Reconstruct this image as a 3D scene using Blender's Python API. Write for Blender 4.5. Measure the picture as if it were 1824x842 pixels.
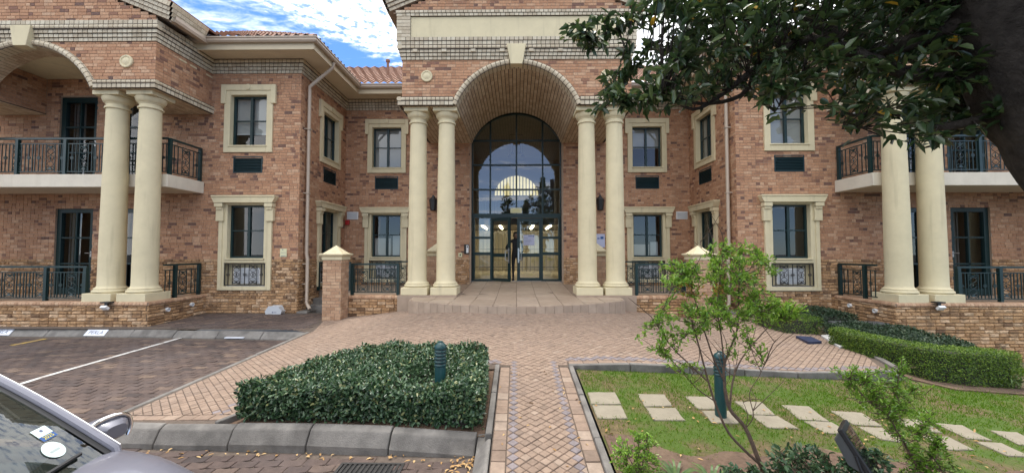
import bpy, bmesh, math, random
import numpy as np
from mathutils import Vector, Matrix

for o in list(bpy.data.objects): bpy.data.objects.remove(o)
SC = bpy.context.scene
COL = SC.collection
R = random.Random(7)
NR = np.random.default_rng(11)
PI = math.pi

# ------------------------------------------------------------------ camera
FPX, PITCH, YAW, EYE = 700.0, math.atan(27/700.), math.atan(8/700.), 1.8
cd = bpy.data.cameras.new('camera'); cam = bpy.data.objects.new('camera', cd); COL.objects.link(cam)
cd.sensor_width = 36; cd.lens = 36*FPX/1824; cd.clip_start = .05; cd.clip_end = 2000
cam.location = (0, 0, EYE); cam.rotation_euler = (PI/2+PITCH, 0, YAW)
SC.camera = cam
SC.render.resolution_x, SC.render.resolution_y = 1024, 472

# ------------------------------------------------------------------ sky, sun, exposure
SUN_EL, SUN_AZ = math.radians(72), math.radians(-12)     # azimuth clockwise from +Y: high behind the building
sd = Vector((math.sin(SUN_AZ)*math.cos(SUN_EL), math.cos(SUN_AZ)*math.cos(SUN_EL), math.sin(SUN_EL)))
W = bpy.data.worlds.new('World'); SC.world = W; W.use_nodes = True
nt = W.node_tree; N = nt.nodes; L = nt.links
for n in list(N): N.remove(n)
out = N.new('ShaderNodeOutputWorld'); bg = N.new('ShaderNodeBackground')
sky = N.new('ShaderNodeTexSky'); sky.sky_type = 'NISHITA'; sky.sun_disc = False
sky.sun_elevation = SUN_EL; sky.sun_rotation = SUN_AZ; sky.altitude = 1500; sky.air_density = 1.0; sky.dust_density = .25; sky.ozone_density = 1.5
tc = N.new('ShaderNodeTexCoord')
sep = N.new('ShaderNodeSeparateXYZ'); L.new(tc.outputs['Generated'], sep.inputs[0])
mx = N.new('ShaderNodeMath'); mx.operation = 'MAXIMUM'; mx.inputs[1].default_value = .08; L.new(sep.outputs[2], mx.inputs[0])
def wm(op, a, b):
    m = N.new('ShaderNodeMath'); m.operation = op
    for i, q in enumerate((a, b)):
        if q is None: continue
        if isinstance(q, (int, float)): m.inputs[i].default_value = q
        else: L.new(q, m.inputs[i])
    return m.outputs[0]
# clouds lie on a flat layer overhead: direction divided by its height
cmb = N.new('ShaderNodeCombineXYZ'); L.new(wm('DIVIDE', sep.outputs[0], mx.outputs[0]), cmb.inputs[0]); L.new(wm('DIVIDE', sep.outputs[1], mx.outputs[0]), cmb.inputs[1])
mp = N.new('ShaderNodeMapping'); mp.inputs['Rotation'].default_value = (0, 0, math.radians(-38)); mp.inputs['Scale'].default_value = (.75, 1.5, 1); mp.inputs['Location'].default_value = (1.15, .3, 0)
L.new(cmb.outputs[0], mp.inputs[0])
n1 = N.new('ShaderNodeTexNoise'); n1.inputs['Scale'].default_value = .8; n1.inputs['Detail'].default_value = 3; n1.inputs['Roughness'].default_value = .5
n2 = N.new('ShaderNodeTexNoise'); n2.inputs['Scale'].default_value = 9; n2.inputs['Detail'].default_value = 6; n2.inputs['Roughness'].default_value = .6; n2.inputs['Distortion'].default_value = .3
L.new(mp.outputs[0], n1.inputs[0]); L.new(mp.outputs[0], n2.inputs[0])
def wmap(v, a, b, c=0, d=1):
    m = N.new('ShaderNodeMapRange'); m.interpolation_type = 'SMOOTHSTEP'
    for k, q in zip((1, 2, 3, 4), (a, b, c, d)): m.inputs[k].default_value = q
    L.new(v, m.inputs[0]); return m.outputs[0]
cx_, cy_ = wm('DIVIDE', sep.outputs[0], mx.outputs[0]), wm('DIVIDE', sep.outputs[1], mx.outputs[0])
# a bank of small rippled cloud to the right of a slanting edge, thin wisps elsewhere
n3 = N.new('ShaderNodeTexNoise'); n3.inputs['Scale'].default_value = 26; n3.inputs['Detail'].default_value = 3; n3.inputs['Roughness'].default_value = .55; L.new(cmb.outputs[0], n3.inputs[0])
sdist = wm('SUBTRACT', wm('MULTIPLY', wm('ADD', cx_, 1.10), .758), wm('MULTIPLY', wm('SUBTRACT', cy_, 1.513), .652))
bank = wmap(wm('ADD', sdist, wm('MULTIPLY', wm('SUBTRACT', n2.outputs[0], .5), .55)), -.06, .14)
bank = wm('MULTIPLY', bank, wmap(wm('ADD', n3.outputs[0], wm('MULTIPLY', sdist, .12)), .36, .64, .12, 1))
bank = wm('MULTIPLY', bank, wmap(sdist, 3.0, 4.0, 1, .2))
wisp = wmap(wm('ADD', n1.outputs[0], wm('MULTIPLY', n2.outputs[0], .5)), .72, .98, 0, .75)
crout = wm('MAXIMUM', bank, wisp)
tint = N.new('ShaderNodeMix'); tint.data_type = 'RGBA'; tint.blend_type = 'MULTIPLY'; tint.inputs['Factor'].default_value = 1; tint.inputs['B'].default_value = (.5, .7, .95, 1)
L.new(sky.outputs[0], tint.inputs['A'])
mixc = N.new('ShaderNodeMix'); mixc.data_type = 'RGBA'
mixc.inputs['B'].default_value = (9.0, 9.1, 9.3, 1)
L.new(crout, mixc.inputs['Factor']); L.new(tint.outputs['Result'], mixc.inputs['A'])
L.new(mixc.outputs['Result'], bg.inputs[0]); bg.inputs[1].default_value = .15
L.new(bg.outputs[0], out.inputs[0])
sl = bpy.data.lights.new('sun', 'SUN'); so = bpy.data.objects.new('sun', sl); COL.objects.link(so)
sl.energy = 1.6; sl.angle = math.radians(14); sl.color = (1, .95, .87)
so.rotation_euler = (-sd).to_track_quat('-Z', 'Y').to_euler()
SC.view_settings.view_transform = 'Standard'; SC.view_settings.look = 'None'
SC.view_settings.exposure = 0.86; SC.view_settings.gamma = 1; SC.view_settings.use_curve_mapping = False
SC.render.engine = 'CYCLES'; SC.cycles.max_bounces = 8; SC.cycles.transparent_max_bounces = 16

# ------------------------------------------------------------------ pixel helpers (a pixel gives a direction; the surface gives the distance)
def ray(px, py):
    x, y, z = (px-912)/FPX, (421-py)/FPX, 1.0
    u = y*math.cos(PITCH)+z*math.sin(PITCH); f = z*math.cos(PITCH)-y*math.sin(PITCH)
    return Vector((x*math.cos(YAW)-f*math.sin(YAW), f*math.cos(YAW)+x*math.sin(YAW), u))
def atY(px, py, Y):
    r = ray(px, py); k = Y/r.y; return Vector((r.x*k, Y, EYE+r.z*k))
def on(px, py, zf):
    r = ray(px, py); Y = 3.0
    for _ in range(40):
        p = r*(Y/r.y); z = zf(p.x, Y); Yn = r.y*(z-EYE)/r.z; Y = .5*Y+.5*Yn
    p = r*(Y/r.y); return Vector((p.x, Y, EYE+p.z))
def proj(p):
    x, y, z = p[0], p[1], p[2]-EYE
    f = y*math.cos(YAW)-x*math.sin(YAW); X = x*math.cos(YAW)+y*math.sin(YAW)
    d = f*math.cos(PITCH)+z*math.sin(PITCH); u = z*math.cos(PITCH)-f*math.sin(PITCH)
    if d < .05: return (-9999, -9999, d)
    return (912+FPX*X/d, 421-FPX*u/d, d)

# ------------------------------------------------------------------ materials
MATS = {}
def pmat(name, color, rough=.6, metal=0, noise=None, var=.15, bump=0, bscale=40, attr=None, attrvar=0, spec=.5, trans=None, tint2=None, stain=None):
    """color: rgb, or list of (pos, rgb) ramped by the face attribute rnd; noise: scale of mottling; bump in mm-like strength."""
    m = bpy.data.materials.new(name); m.use_nodes = True; MATS[name] = m
    t = m.node_tree; n = t.nodes; l = t.links; b = n['Principled BSDF']
    b.inputs['Roughness'].default_value = rough; b.inputs['Metallic'].default_value = metal; b.inputs['Specular IOR Level'].default_value = spec
    geo = n.new('ShaderNodeNewGeometry')
    if isinstance(color, list):
        at = n.new('ShaderNodeAttribute'); at.attribute_name = 'rnd'
        rp = n.new('ShaderNodeValToRGB'); l.new(at.outputs['Fac'], rp.inputs[0])
        els = rp.color_ramp.elements
        while len(els) < len(color): els.new(.5)
        for e, (p, c) in zip(els, color): e.position = p; e.color = (*c, 1)
        src = rp.outputs[0]
    else:
        rgb = n.new('ShaderNodeRGB'); rgb.outputs[0].default_value = (*color, 1); src = rgb.outputs[0]
    if noise:
        nz = n.new('ShaderNodeTexNoise'); nz.inputs['Scale'].default_value = noise; nz.inputs['Detail'].default_value = 5; nz.inputs['Roughness'].default_value = .65
        l.new(geo.outputs['Position'], nz.inputs['Vector'])
        mr = n.new('ShaderNodeMapRange'); mr.inputs['From Min'].default_value = .3; mr.inputs['From Max'].default_value = .7; mr.inputs['To Min'].default_value = 1-var; mr.inputs['To Max'].default_value = 1+var
        l.new(nz.outputs[0], mr.inputs[0])
        mm = n.new('ShaderNodeMix'); mm.data_type = 'RGBA'; mm.blend_type = 'MULTIPLY'; mm.inputs['Factor'].default_value = 1
        l.new(src, mm.inputs['A']); l.new(mr.outputs[0], mm.inputs['B']); src = mm.outputs['Result']
    if tint2:       # second colour showing in irregular patches: (scale, threshold lo, hi, rgb, strength)
        sc_, lo, hi, c2, st = tint2
        nz = n.new('ShaderNodeTexNoise'); nz.inputs['Scale'].default_value = sc_; nz.inputs['Detail'].default_value = 6; nz.inputs['Roughness'].default_value = .6
        l.new(geo.outputs['Position'], nz.inputs['Vector'])
        mr = n.new('ShaderNodeMapRange'); mr.inputs['From Min'].default_value = lo; mr.inputs['From Max'].default_value = hi; mr.inputs['To Max'].default_value = st; l.new(nz.outputs[0], mr.inputs[0])
        mm = n.new('ShaderNodeMix'); mm.data_type = 'RGBA'; l.new(mr.outputs[0], mm.inputs['Factor']); l.new(src, mm.inputs['A']); mm.inputs['B'].default_value = (*c2, 1); src = mm.outputs['Result']
    if stain:       # vertical streaks: (scale xy, scale z, lo, hi, rgb, strength)
        sx, sz, lo, hi, c2, st = stain
        mpn = n.new('ShaderNodeMapping'); mpn.inputs['Scale'].default_value = (sx, sx, sz); l.new(geo.outputs['Position'], mpn.inputs[0])
        nz = n.new('ShaderNodeTexNoise'); nz.inputs['Scale'].default_value = 1; nz.inputs['Detail'].default_value = 5; l.new(mpn.outputs[0], nz.inputs['Vector'])
        mr = n.new('ShaderNodeMapRange'); mr.inputs['From Min'].default_value = lo; mr.inputs['From Max'].default_value = hi; mr.inputs['To Max'].default_value = st; l.new(nz.outputs[0], mr.inputs[0])
        mm = n.new('ShaderNodeMix'); mm.data_type = 'RGBA'; l.new(mr.outputs[0], mm.inputs['Factor']); l.new(src, mm.inputs['A']); mm.inputs['B'].default_value = (*c2, 1); src = mm.outputs['Result']
    l.new(src, b.inputs['Base Color'])
    if bump:
        nb = n.new('ShaderNodeTexNoise'); nb.inputs['Scale'].default_value = bscale; nb.inputs['Detail'].default_value = 6; nb.inputs['Roughness'].default_value = .7; l.new(geo.outputs['Position'], nb.inputs['Vector'])
        bp = n.new('ShaderNodeBump'); bp.inputs['Strength'].default_value = bump; bp.inputs['Distance'].default_value = .01
        l.new(nb.outputs[0], bp.inputs['Height']); l.new(bp.outputs[0], b.inputs['Normal'])
    if trans:       # leaves let light through
        tr = n.new('ShaderNodeBsdfTranslucent'); l.new(src, tr.inputs[0]); ms = n.new('ShaderNodeMixShader'); ms.inputs[0].default_value = trans
        l.new(b.outputs[0], ms.inputs[1]); l.new(tr.outputs[0], ms.inputs[2]); l.new(ms.outputs[0], n['Material Output'].inputs[0])
    return m
def glassmat(name, tintc=(.75, .82, .8), base=.06, ior=1.5, rough=0.0, gcol=(1, 1, 1)):
    m = bpy.data.materials.new(name); m.use_nodes = True; MATS[name] = m
    t = m.node_tree; n = t.nodes; l = t.links; n.remove(n['Principled BSDF'])
    tr = n.new('ShaderNodeBsdfTransparent'); tr.inputs[0].default_value = (*tintc, 1)
    gl = n.new('ShaderNodeBsdfGlossy'); gl.inputs['Roughness'].default_value = rough; gl.inputs[0].default_value = (*gcol, 1)
    lw = n.new('ShaderNodeLayerWeight'); lw.inputs[0].default_value = .5          # Schlick: same from both sides of a thin pane
    pw = n.new('ShaderNodeMath'); pw.operation = 'POWER'; pw.inputs[1].default_value = 4.0; l.new(lw.outputs['Facing'], pw.inputs[0])
    ad = n.new('ShaderNodeMath'); ad.operation = 'MULTIPLY_ADD'; ad.use_clamp = True; ad.inputs[1].default_value = 1-base; ad.inputs[2].default_value = base; l.new(pw.outputs[0], ad.inputs[0])
    ms = n.new('ShaderNodeMixShader'); l.new(ad.outputs[0], ms.inputs[0]); l.new(tr.outputs[0], ms.inputs[1]); l.new(gl.outputs[0], ms.inputs[2])
    l.new(ms.outputs[0], n['Material Output'].inputs[0]); return m
def emat(name, c, s):
    m = bpy.data.materials.new(name); m.use_nodes = True; MATS[name] = m
    b = m.node_tree.nodes['Principled BSDF']; b.inputs['Base Color'].default_value = (*c, 1); b.inputs['Emission Color'].default_value = (*c, 1); b.inputs['Emission Strength'].default_value = s; return m

pmat('brick', [(0, (.14, .08, .064)), (.08, (.22, .108, .074)), (.2, (.36, .185, .105)), (.45, (.425, .226, .127)), (.7, (.46, .25, .142)), (.88, (.49, .285, .17)), (1, (.54, .345, .22))], .85, noise=22, var=.2, bump=.35, bscale=60, tint2=(15, .54, .72, (.22, .13, .09), .55), stain=(1.6, .35, .55, .75, (.24, .15, .1), .3))
pmat('rough_brick', [(0, (.16, .09, .05)), (.2, (.28, .16, .08)), (.5, (.4, .235, .115)), (.8, (.47, .285, .15)), (1, (.54, .37, .23))], .9, noise=25, var=.3, bump=.9, bscale=55, tint2=(5, .52, .7, (.1, .065, .045), .6))
pmat('mortar', (.33, .245, .18), .95, noise=30, var=.2, bump=.4, bscale=90)
pmat('mortar_dark', (.12, .088, .062), .95, noise=30, var=.3, bump=.4, bscale=90)
pmat('dark_joint', (.075, .056, .045), .95, noise=30, var=.2)
pmat('cream_block', [(0, (.42, .35, .25)), (.5, (.51, .44, .33)), (1, (.58, .52, .4))], .75, noise=18, var=.14, bump=.2, bscale=80)
pmat('bullnose_block', [(0, (.47, .39, .27)), (1, (.57, .49, .36))], .6, noise=18, var=.1, bump=.15, bscale=80)
pmat('vault_brick', [(0, (.42, .31, .21)), (.5, (.5, .39, .27)), (1, (.57, .46, .33))], .8, noise=18, var=.2, bump=.25, bscale=70)
pmat('coping_brick', [(0, (.33, .19, .11)), (.5, (.43, .26, .16)), (1, (.5, .33, .21))], .85, noise=20, var=.2, bump=.4, bscale=70)
pmat('plaster', (.62, .54, .355), .8, noise=3, var=.06, bump=.25, bscale=120, stain=(6, .5, .58, .8, (.38, .33, .22), .65))
pmat('plaster_pale', (.62, .56, .46), .8, noise=3, var=.07, bump=.2, bscale=120, stain=(5, .4, .55, .8, (.42, .37, .29), .35))
pmat('soffit', (.62, .54, .4), .85, noise=2, var=.05)
pmat('fascia', (.5, .42, .29), .6, noise=3, var=.05)
pmat('gutter_paint', (.42, .34, .265), .42, noise=4, var=.05)
pmat('green_paint', (.005, .024, .025), .38, noise=8, var=.15)
pmat('green_louvre', (.007, .03, .036), .5, noise=8, var=.1)
pmat('roof_tile', [(0, (.22, .12, .08)), (.5, (.3, .17, .115)), (1, (.36, .22, .16))], .8, noise=9, var=.25, bump=.4, bscale=40)
pmat('blind', (.5, .48, .46), .8, noise=2, var=.03)
pmat('inner_dark', (.05, .045, .04), .9)  # dark tone for rooms behind windows and for hedge cores
pmat('curtain', (.14, .135, .13), .9, noise=5, var=.1)
pmat('lobby_wall', (.24, .22, .18), .8)
pmat('lobby_floor', (.56, .5, .38), .25)
pmat('slat_grey', (.16, .15, .14), .6)
pmat('floor_tile', [(0, (.34, .255, .19)), (1, (.41, .315, .24))], .55, noise=6, var=.12, bump=.15, bscale=80, tint2=(2.5, .5, .7, (.27, .21, .165), .45))
pmat('tile_grout', (.2, .155, .12), .9)
pmat('paver_tan', [(0, (.2, .142, .106)), (.35, (.25, .176, .13)), (.7, (.285, .203, .15)), (1, (.32, .245, .19))], .88, noise=14, var=.2, bump=.5, bscale=120, tint2=(1.3, .5, .72, (.22, .165, .135), .45))
pmat('paver_blue', [(0, (.17, .145, .15)), (1, (.25, .21, .21))], .88, noise=14, var=.2, bump=.5, bscale=120)
pmat('paver_road', [(0, (.055, .04, .036)), (.4, (.08, .055, .047)), (.75, (.108, .074, .06)), (1, (.155, .108, .08))], .9, noise=12, var=.25, bump=.6, bscale=110, tint2=(.9, .5, .7, (.11, .088, .085), .5))
pmat('joint_sand', (.11, .083, .065), .97, noise=25, var=.3)
pmat('concrete', (.2, .185, .168), .9, noise=6, var=.22, bump=.6, bscale=70, tint2=(2.6, .44, .66, (.085, .078, .072), .8))
pmat('concrete_pale', (.5, .49, .48), .85, noise=8, var=.12, bump=.3, bscale=70)
pmat('stone_slab', (.27, .235, .175), .85, noise=7, var=.1, bump=.5, bscale=30, tint2=(4, .55, .75, (.22, .18, .13), .6))
pmat('soil', (.13, .082, .055), .97, noise=18, var=.35, bump=1, bscale=25, tint2=(3, .5, .7, (.2, .14, .09), .6))
pmat('lawn_ground', (.13, .095, .045), .97, noise=14, var=.35, bump=1, bscale=30, tint2=(1.9, .42, .56, (.055, .11, .006), .88))
pmat('grass', [(0, (.06, .15, .005)), (.5, (.11, .22, .008)), (.8, (.18, .26, .02)), (1, (.36, .31, .14))], .7, trans=.4, spec=.08)
pmat('hedge_leaf', [(0, (.018, .045, .02)), (.5, (.05, .11, .048)), (.85, (.12, .2, .09)), (1, (.28, .29, .12))], .32, trans=.22, spec=.6)
pmat('box_leaf', [(0, (.035, .085, .01)), (.5, (.1, .19, .018)), (1, (.26, .36, .04))], .5, trans=.3)
pmat('dark_leaf', [(0, (.018, .04, .018)), (.6, (.045, .085, .04)), (1, (.08, .12, .06))], .4, trans=.2)
pmat('shrub_leaf', [(0, (.1, .21, .025)), (.5, (.23, .41, .045)), (.9, (.38, .55, .085)), (.93, (.5, .28, .06)), (1, (.6, .33, .1))], .3, trans=.45, spec=.7)
pmat('tree_leaf', [(0, (.02, .045, .018)), (.5, (.045, .085, .03)), (.93, (.11, .16, .045)), (.95, (.42, .27, .04)), (1, (.5, .3, .03))], .28, trans=.25, spec=.7)
pmat('twig', (.1, .065, .045), .85, noise=40, var=.3)
pmat('bark', (.07, .06, .053), .95, noise=9, var=.5, bump=1.6, bscale=16, spec=.2)
MATS['bark'].node_tree.nodes['Bump'].inputs['Distance'].default_value = .04
pmat('strap_leaf', [(0, (.06, .12, .03)), (1, (.14, .22, .06))], .45, trans=.25)
pmat('dead_leaf', [(0, (.3, .17, .06)), (.5, (.42, .24, .09)), (1, (.5, .35, .17))], .8)
pmat('bollard_green', (.008, .05, .053), .35, noise=9, var=.15)
pmat('black_plastic', (.015, .015, .016), .45)
pmat('grey_plastic', (.1, .105, .11), .45)
pmat('white_plastic', (.72, .72, .72), .45)
pmat('pale_grey', (.5, .52, .55), .5)
pmat('steel', (.55, .56, .57), .3, metal=1)
pmat('iron_dark', (.05, .047, .045), .6, metal=.6, noise=20, var=.3)
pmat('line_white', (.55, .54, .52), .8, noise=10, var=.2, tint2=(9, .5, .66, (.22, .15, .12), .8))
pmat('line_yellow', (.5, .34, .06), .8, noise=10, var=.2, tint2=(9, .48, .62, (.22, .15, .1), .85))
pmat('sign_white', (.68, .7, .76), .4)
pmat('sign_ink', (.1, .12, .2), .6)
pmat('sign_cream', (.62, .6, .38), .5)
pmat('sign_blue', (.012, .07, .24), .45)
pmat('notice_lilac', (.42, .44, .58), .5)
pmat('sign_yellow_ink', (.65, .55, .08), .6)
pmat('ramp_blue', (.02, .03, .075), .5, noise=12, var=.3)
pmat('red_box', (.35, .02, .02), .4)
pmat('car_paint', (.16, .16, .195), .38, metal=.25, noise=300, var=.05)
MATS['car_paint'].node_tree.nodes['Principled BSDF'].inputs['Coat Weight'].default_value = .4
pmat('chrome', (.8, .8, .82), .12, metal=1)
pmat('tyre', (.02, .02, .02), .85)
pmat('dash', (.035, .033, .032), .8, noise=60, var=.3)
pmat('disc_paper', (.55, .68, .66), .6)
pmat('disc_grey', (.33, .38, .38), .6)
pmat('cloth_black', (.012, .012, .014), .85)
pmat('skin', (.16, .085, .055), .55)
pmat('hair', (.008, .007, .007), .5)
pmat('asphalt', (.05, .05, .05), .95, noise=3, var=.2)
glassmat('glass_entry', (.72, .77, .75), .15, 1.5)
glassmat('glass_win', (.7, .74, .74), .07, 1.5)
glassmat('glass_car', (.5, .58, .54), .06, 1.45)
glassmat('mirror_glass', (.1, .1, .1), .8, 1.5)
emat('lit_strip', (1, .84, .56), 16)
emat('lit_window', (1, .83, .45), .6)
emat('lamp_glow', (1, .7, .3), 6)

# ------------------------------------------------------------------ mesh helpers
class Frame:
    def __init__(s, o=(0, 0, 0), u=(1, 0, 0), n=(0, 1, 0), z=(0, 0, 1)):
        s.o, s.u, s.n, s.z = Vector(o), Vector(u), Vector(n), Vector(z)
    def __call__(s, a, b, c): return s.o+s.u*a+s.n*b+s.z*c
ID = Frame()
def front(Y): return Frame((0, Y, 0), (1, 0, 0), (0, -1, 0))
BOXF = [(0, 1, 2, 3), (4, 7, 6, 5), (0, 4, 5, 1), (1, 5, 6, 2), (2, 6, 7, 3), (3, 7, 4, 0)]
class MB:
    def __init__(s): s.v = []; s.f = []; s.r = []
    def add(s, vs, fs, r=0.0):
        k = len(s.v); s.v.extend([tuple(p) for p in vs])
        for f in fs: s.f.append(tuple(i+k for i in f)); s.r.append(r)
        return s
    def box(s, u0, u1, n0, n1, z0, z1, fr=ID, r=0.0):
        return s.add([fr(u0, n0, z0), fr(u1, n0, z0), fr(u1, n1, z0), fr(u0, n1, z0), fr(u0, n0, z1), fr(u1, n0, z1), fr(u1, n1, z1), fr(u0, n1, z1)],
                     [(3, 2, 1, 0), (4, 5, 6, 7), (0, 1, 5, 4), (1, 2, 6, 5), (2, 3, 7, 6), (3, 0, 4, 7)], r)
    def quad(s, a, b, c, d, r=0.0): return s.add([a, b, c, d], [(0, 1, 2, 3)], r)
    def tube(s, pts, rad, seg=8, r=0.0, cap=True):
        pts = [Vector(p) for p in pts]; n = len(pts)
        if not isinstance(rad, (list, tuple)): rad = [rad]*n
        vs = []; fs = []; prev = None
        for i, p in enumerate(pts):
            d = (pts[min(i+1, n-1)]-pts[max(i-1, 0)]).normalized()
            a = prev if prev else (Vector((0, 0, 1)) if abs(d.z) < .9 else Vector((1, 0, 0)))
            x = (a-d*a.dot(d)).normalized(); prev = x; y = d.cross(x)
            for k in range(seg):
                t = 2*PI*k/seg; vs.append(p+(x*math.cos(t)+y*math.sin(t))*rad[i])
        for i in range(n-1):
            for k in range(seg): fs.append((i*seg+k, i*seg+(k+1) % seg, (i+1)*seg+(k+1) % seg, (i+1)*seg+k))
        if cap: fs.append(tuple(range(seg))[::-1]); fs.append(tuple((n-1)*seg+k for k in range(seg)))
        return s.add(vs, fs, r)
    def lathe(s, prof, c=(0, 0, 0), seg=28, r=0.0, axis=None):
        c = Vector(c); vs = []; fs = []; n = len(prof)
        for (ra, h) in prof:
            for k in range(seg):
                t = 2*PI*k/seg
                p = Vector((ra*math.cos(t), ra*math.sin(t), h))
                if axis: p = axis(p)
                vs.append(c+p)
        for i in range(n-1):
            for k in range(seg): fs.append((i*seg+k, i*seg+(k+1) % seg, (i+1)*seg+(k+1) % seg, (i+1)*seg+k))
        fs.append(tuple(range(seg))[::-1]); fs.append(tuple((n-1)*seg+k for k in range(seg)))
        return s.add(vs, fs, r)
    def prism(s, poly, fr, n0, n1, r=0.0):       # poly of (u,z), extruded along n
        k = len(poly)
        vs = [fr(u, n0, z) for u, z in poly]+[fr(u, n1, z) for u, z in poly]
        return s.add(vs, [tuple(range(k)), tuple(range(2*k-1, k-1, -1))]+[(i, (i+1) % k, k+(i+1) % k, k+i) for i in range(k)], r)
    def slab(s, poly, z0, z1, r=0.0):             # plan polygon (x,y)
        k = len(poly)
        zf0 = z0 if callable(z0) else (lambda x, y: z0); zf1 = z1 if callable(z1) else (lambda x, y: z1)
        vs = [(x, y, zf0(x, y)) for x, y in poly]+[(x, y, zf1(x, y)) for x, y in poly]
        return s.add(vs, [tuple(range(k))[::-1], tuple(range(k, 2*k))]+[(i, (i+1) % k, k+(i+1) % k, k+i) for i in range(k)], r)
    def build(s, name, mat, parent=None, smooth=False, bevel=0, angle=35):
        me = bpy.data.meshes.new(name); me.from_pydata(s.v, [], s.f)
        return link(name, me, mat, parent, smooth, bevel, angle, s.r)
def link(name, me, mat, parent=None, smooth=False, bevel=0, angle=35, rnd=None):
    if rnd is not None and len(rnd):
        a = me.attributes.new('rnd', 'FLOAT', 'FACE'); a.data.foreach_set('value', np.asarray(rnd, dtype=np.float32))
    me.materials.append(MATS[mat] if isinstance(mat, str) else mat)
    if smooth:
        me.polygons.foreach_set('use_smooth', [True]*len(me.polygons)); me.set_sharp_from_angle(angle=math.radians(angle))
    o = bpy.data.objects.new(name, me); COL.objects.link(o)
    if parent: setparent(o, parent)
    if bevel:
        b = o.modifiers.new('bevel', 'BEVEL'); b.width = bevel; b.segments = 2; b.limit_method = 'ANGLE'
    return o
def setparent(o, p):
    o.parent = p; r = p
    while r.parent: r = r.parent
    # children keep world coordinates: only the root carries an offset (parts sit at the root's frame)
    if p.parent is None: o.matrix_parent_inverse = Matrix.Translation(-Vector(p.location))
    return o
def thing(name, label, cat, loc=(0, 0, 0), group=None):
    o = bpy.data.objects.new(name, None); o.empty_display_size = .2; COL.objects.link(o); o.location = loc
    return tag(o, label, cat, group)
def tag(o, label=None, cat=None, group=None, kind=None):
    if label: o['label'] = label
    if cat: o['category'] = cat
    if group: o['group'] = group
    if kind: o['kind'] = kind
    return o
def text_mesh(s, size):
    c = bpy.data.curves.new('lettering', 'FONT'); c.body = s; c.size = size; c.align_x = 'CENTER'; c.align_y = 'CENTER'
    o = bpy.data.objects.new('lettering', c); COL.objects.link(o)
    dg = bpy.context.evaluated_depsgraph_get(); me = bpy.data.meshes.new_from_object(o.evaluated_get(dg))
    bpy.data.objects.remove(o); bpy.data.curves.remove(c); return me
def text_on(s, size, fr, u, n, z, mat, parent, name='lettering', squash=1.0):
    me = text_mesh(s, size)
    for v in me.vertices: v.co = fr(u+v.co.x*squash, n, z+v.co.y)
    me.materials.clear(); return link(name, me, mat, parent)

# pieces: collected, then the 300 that show largest become objects, the rest one mesh per owner
PIECES = {}
def piece(kind, owner, vs, fs, r, mat, c=None):
    PIECES.setdefault(kind, []).append((owner, vs, fs, r, mat))
def finish_pieces(kind, name, rest, limit=300, vis=None):
    L_ = PIECES.pop(kind, []); sc = []
    for i, (ow, vs, fs, r, mat) in enumerate(L_):
        q = [proj(v) for v in (vs[0], vs[len(vs)//2], vs[-1])]; m = q[1]
        if 4 < m[0] < 1820 and 2 < m[1] < 838 and (vis is None or vis(vs, m)):
            xs = [proj(v)[:2] for v in vs]; w = max(p[0] for p in xs)-min(p[0] for p in xs); h = max(p[1] for p in xs)-min(p[1] for p in xs)
            sc.append((w*h, i))
    top = set(i for _, i in sorted(sc, reverse=True)[:limit]); rests = {}
    for i, (ow, vs, fs, r, mat) in enumerate(L_):
        if i in top:
            c = sum((Vector(v) for v in vs), Vector())/len(vs)
            me = bpy.data.meshes.new(name); me.from_pydata([tuple(Vector(v)) for v in vs], [], fs)
            link(name, me, mat, ow, rnd=[r]*len(fs))
        else: rests.setdefault((ow.name, mat), (ow, MB()))[1].add(vs, fs, r)
    for (nm, mat), (ow, mb) in rests.items():
        o = mb.build(rest, mat, ow); o['kind'] = 'stuff'

# ------------------------------------------------------------------ ground heights
def clamp(a, lo, hi): return max(lo, min(hi, a))
def sm(t): t = clamp(t, 0, 1); return t*t*(3-2*t)
def crown(Y): return .055+.087*(min(Y, 8.2)-3.1)
def plaza_z(X, Y):
    t = clamp((abs(X)-1.2)/3.2, 0, 1); t = .5*t+.5*sm(t)
    return crown(Y)*(1-t)+(.025*(Y-4.3))*t
def road_z(X, Y):
    a = -.04+.035*(clamp(X, -4.2, 1.0)+.3); b = -.05+.012*(Y-8.5)
    s = sm((Y-4)/2); return a*(1-s)+b*s
def lawn_z(X, Y):
    return crown(Y)-.03-.075*(X-.75)-.1*max(0, X-8)

# ================================================================== THE SETTING
def sheet(name, zf, xs, ylo, yhi, ny, mat, parent=None):
    mb = MB(); rows = []
    for x in xs:
        a, b = (ylo(x) if callable(ylo) else ylo), (yhi(x) if callable(yhi) else yhi)
        rows.append([(x, a+(b-a)*j/ny, 0) for j in range(ny+1)])
    for r in rows:
        for j, p in enumerate(r): mb.v.append((p[0], p[1], zf(p[0], p[1])))
    for i in range(len(rows)-1):
        for j in range(ny):
            k = i*(ny+1)+j; mb.f.append((k, k+ny+1, k+ny+2, k+1)); mb.r.append(0)
    o = mb.build(name, mat, parent, smooth=True)
    if not parent: o['kind'] = 'structure'
    return o
def lin(a, b, n): return [a+(b-a)*i/n for i in range(n+1)]
g = MB(); g.quad((-400, -300, -.9), (400, -300, -.9), (400, 600, -.9), (-400, 600, -.9))
tag(g.build('ground', 'asphalt'), kind='structure')

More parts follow.
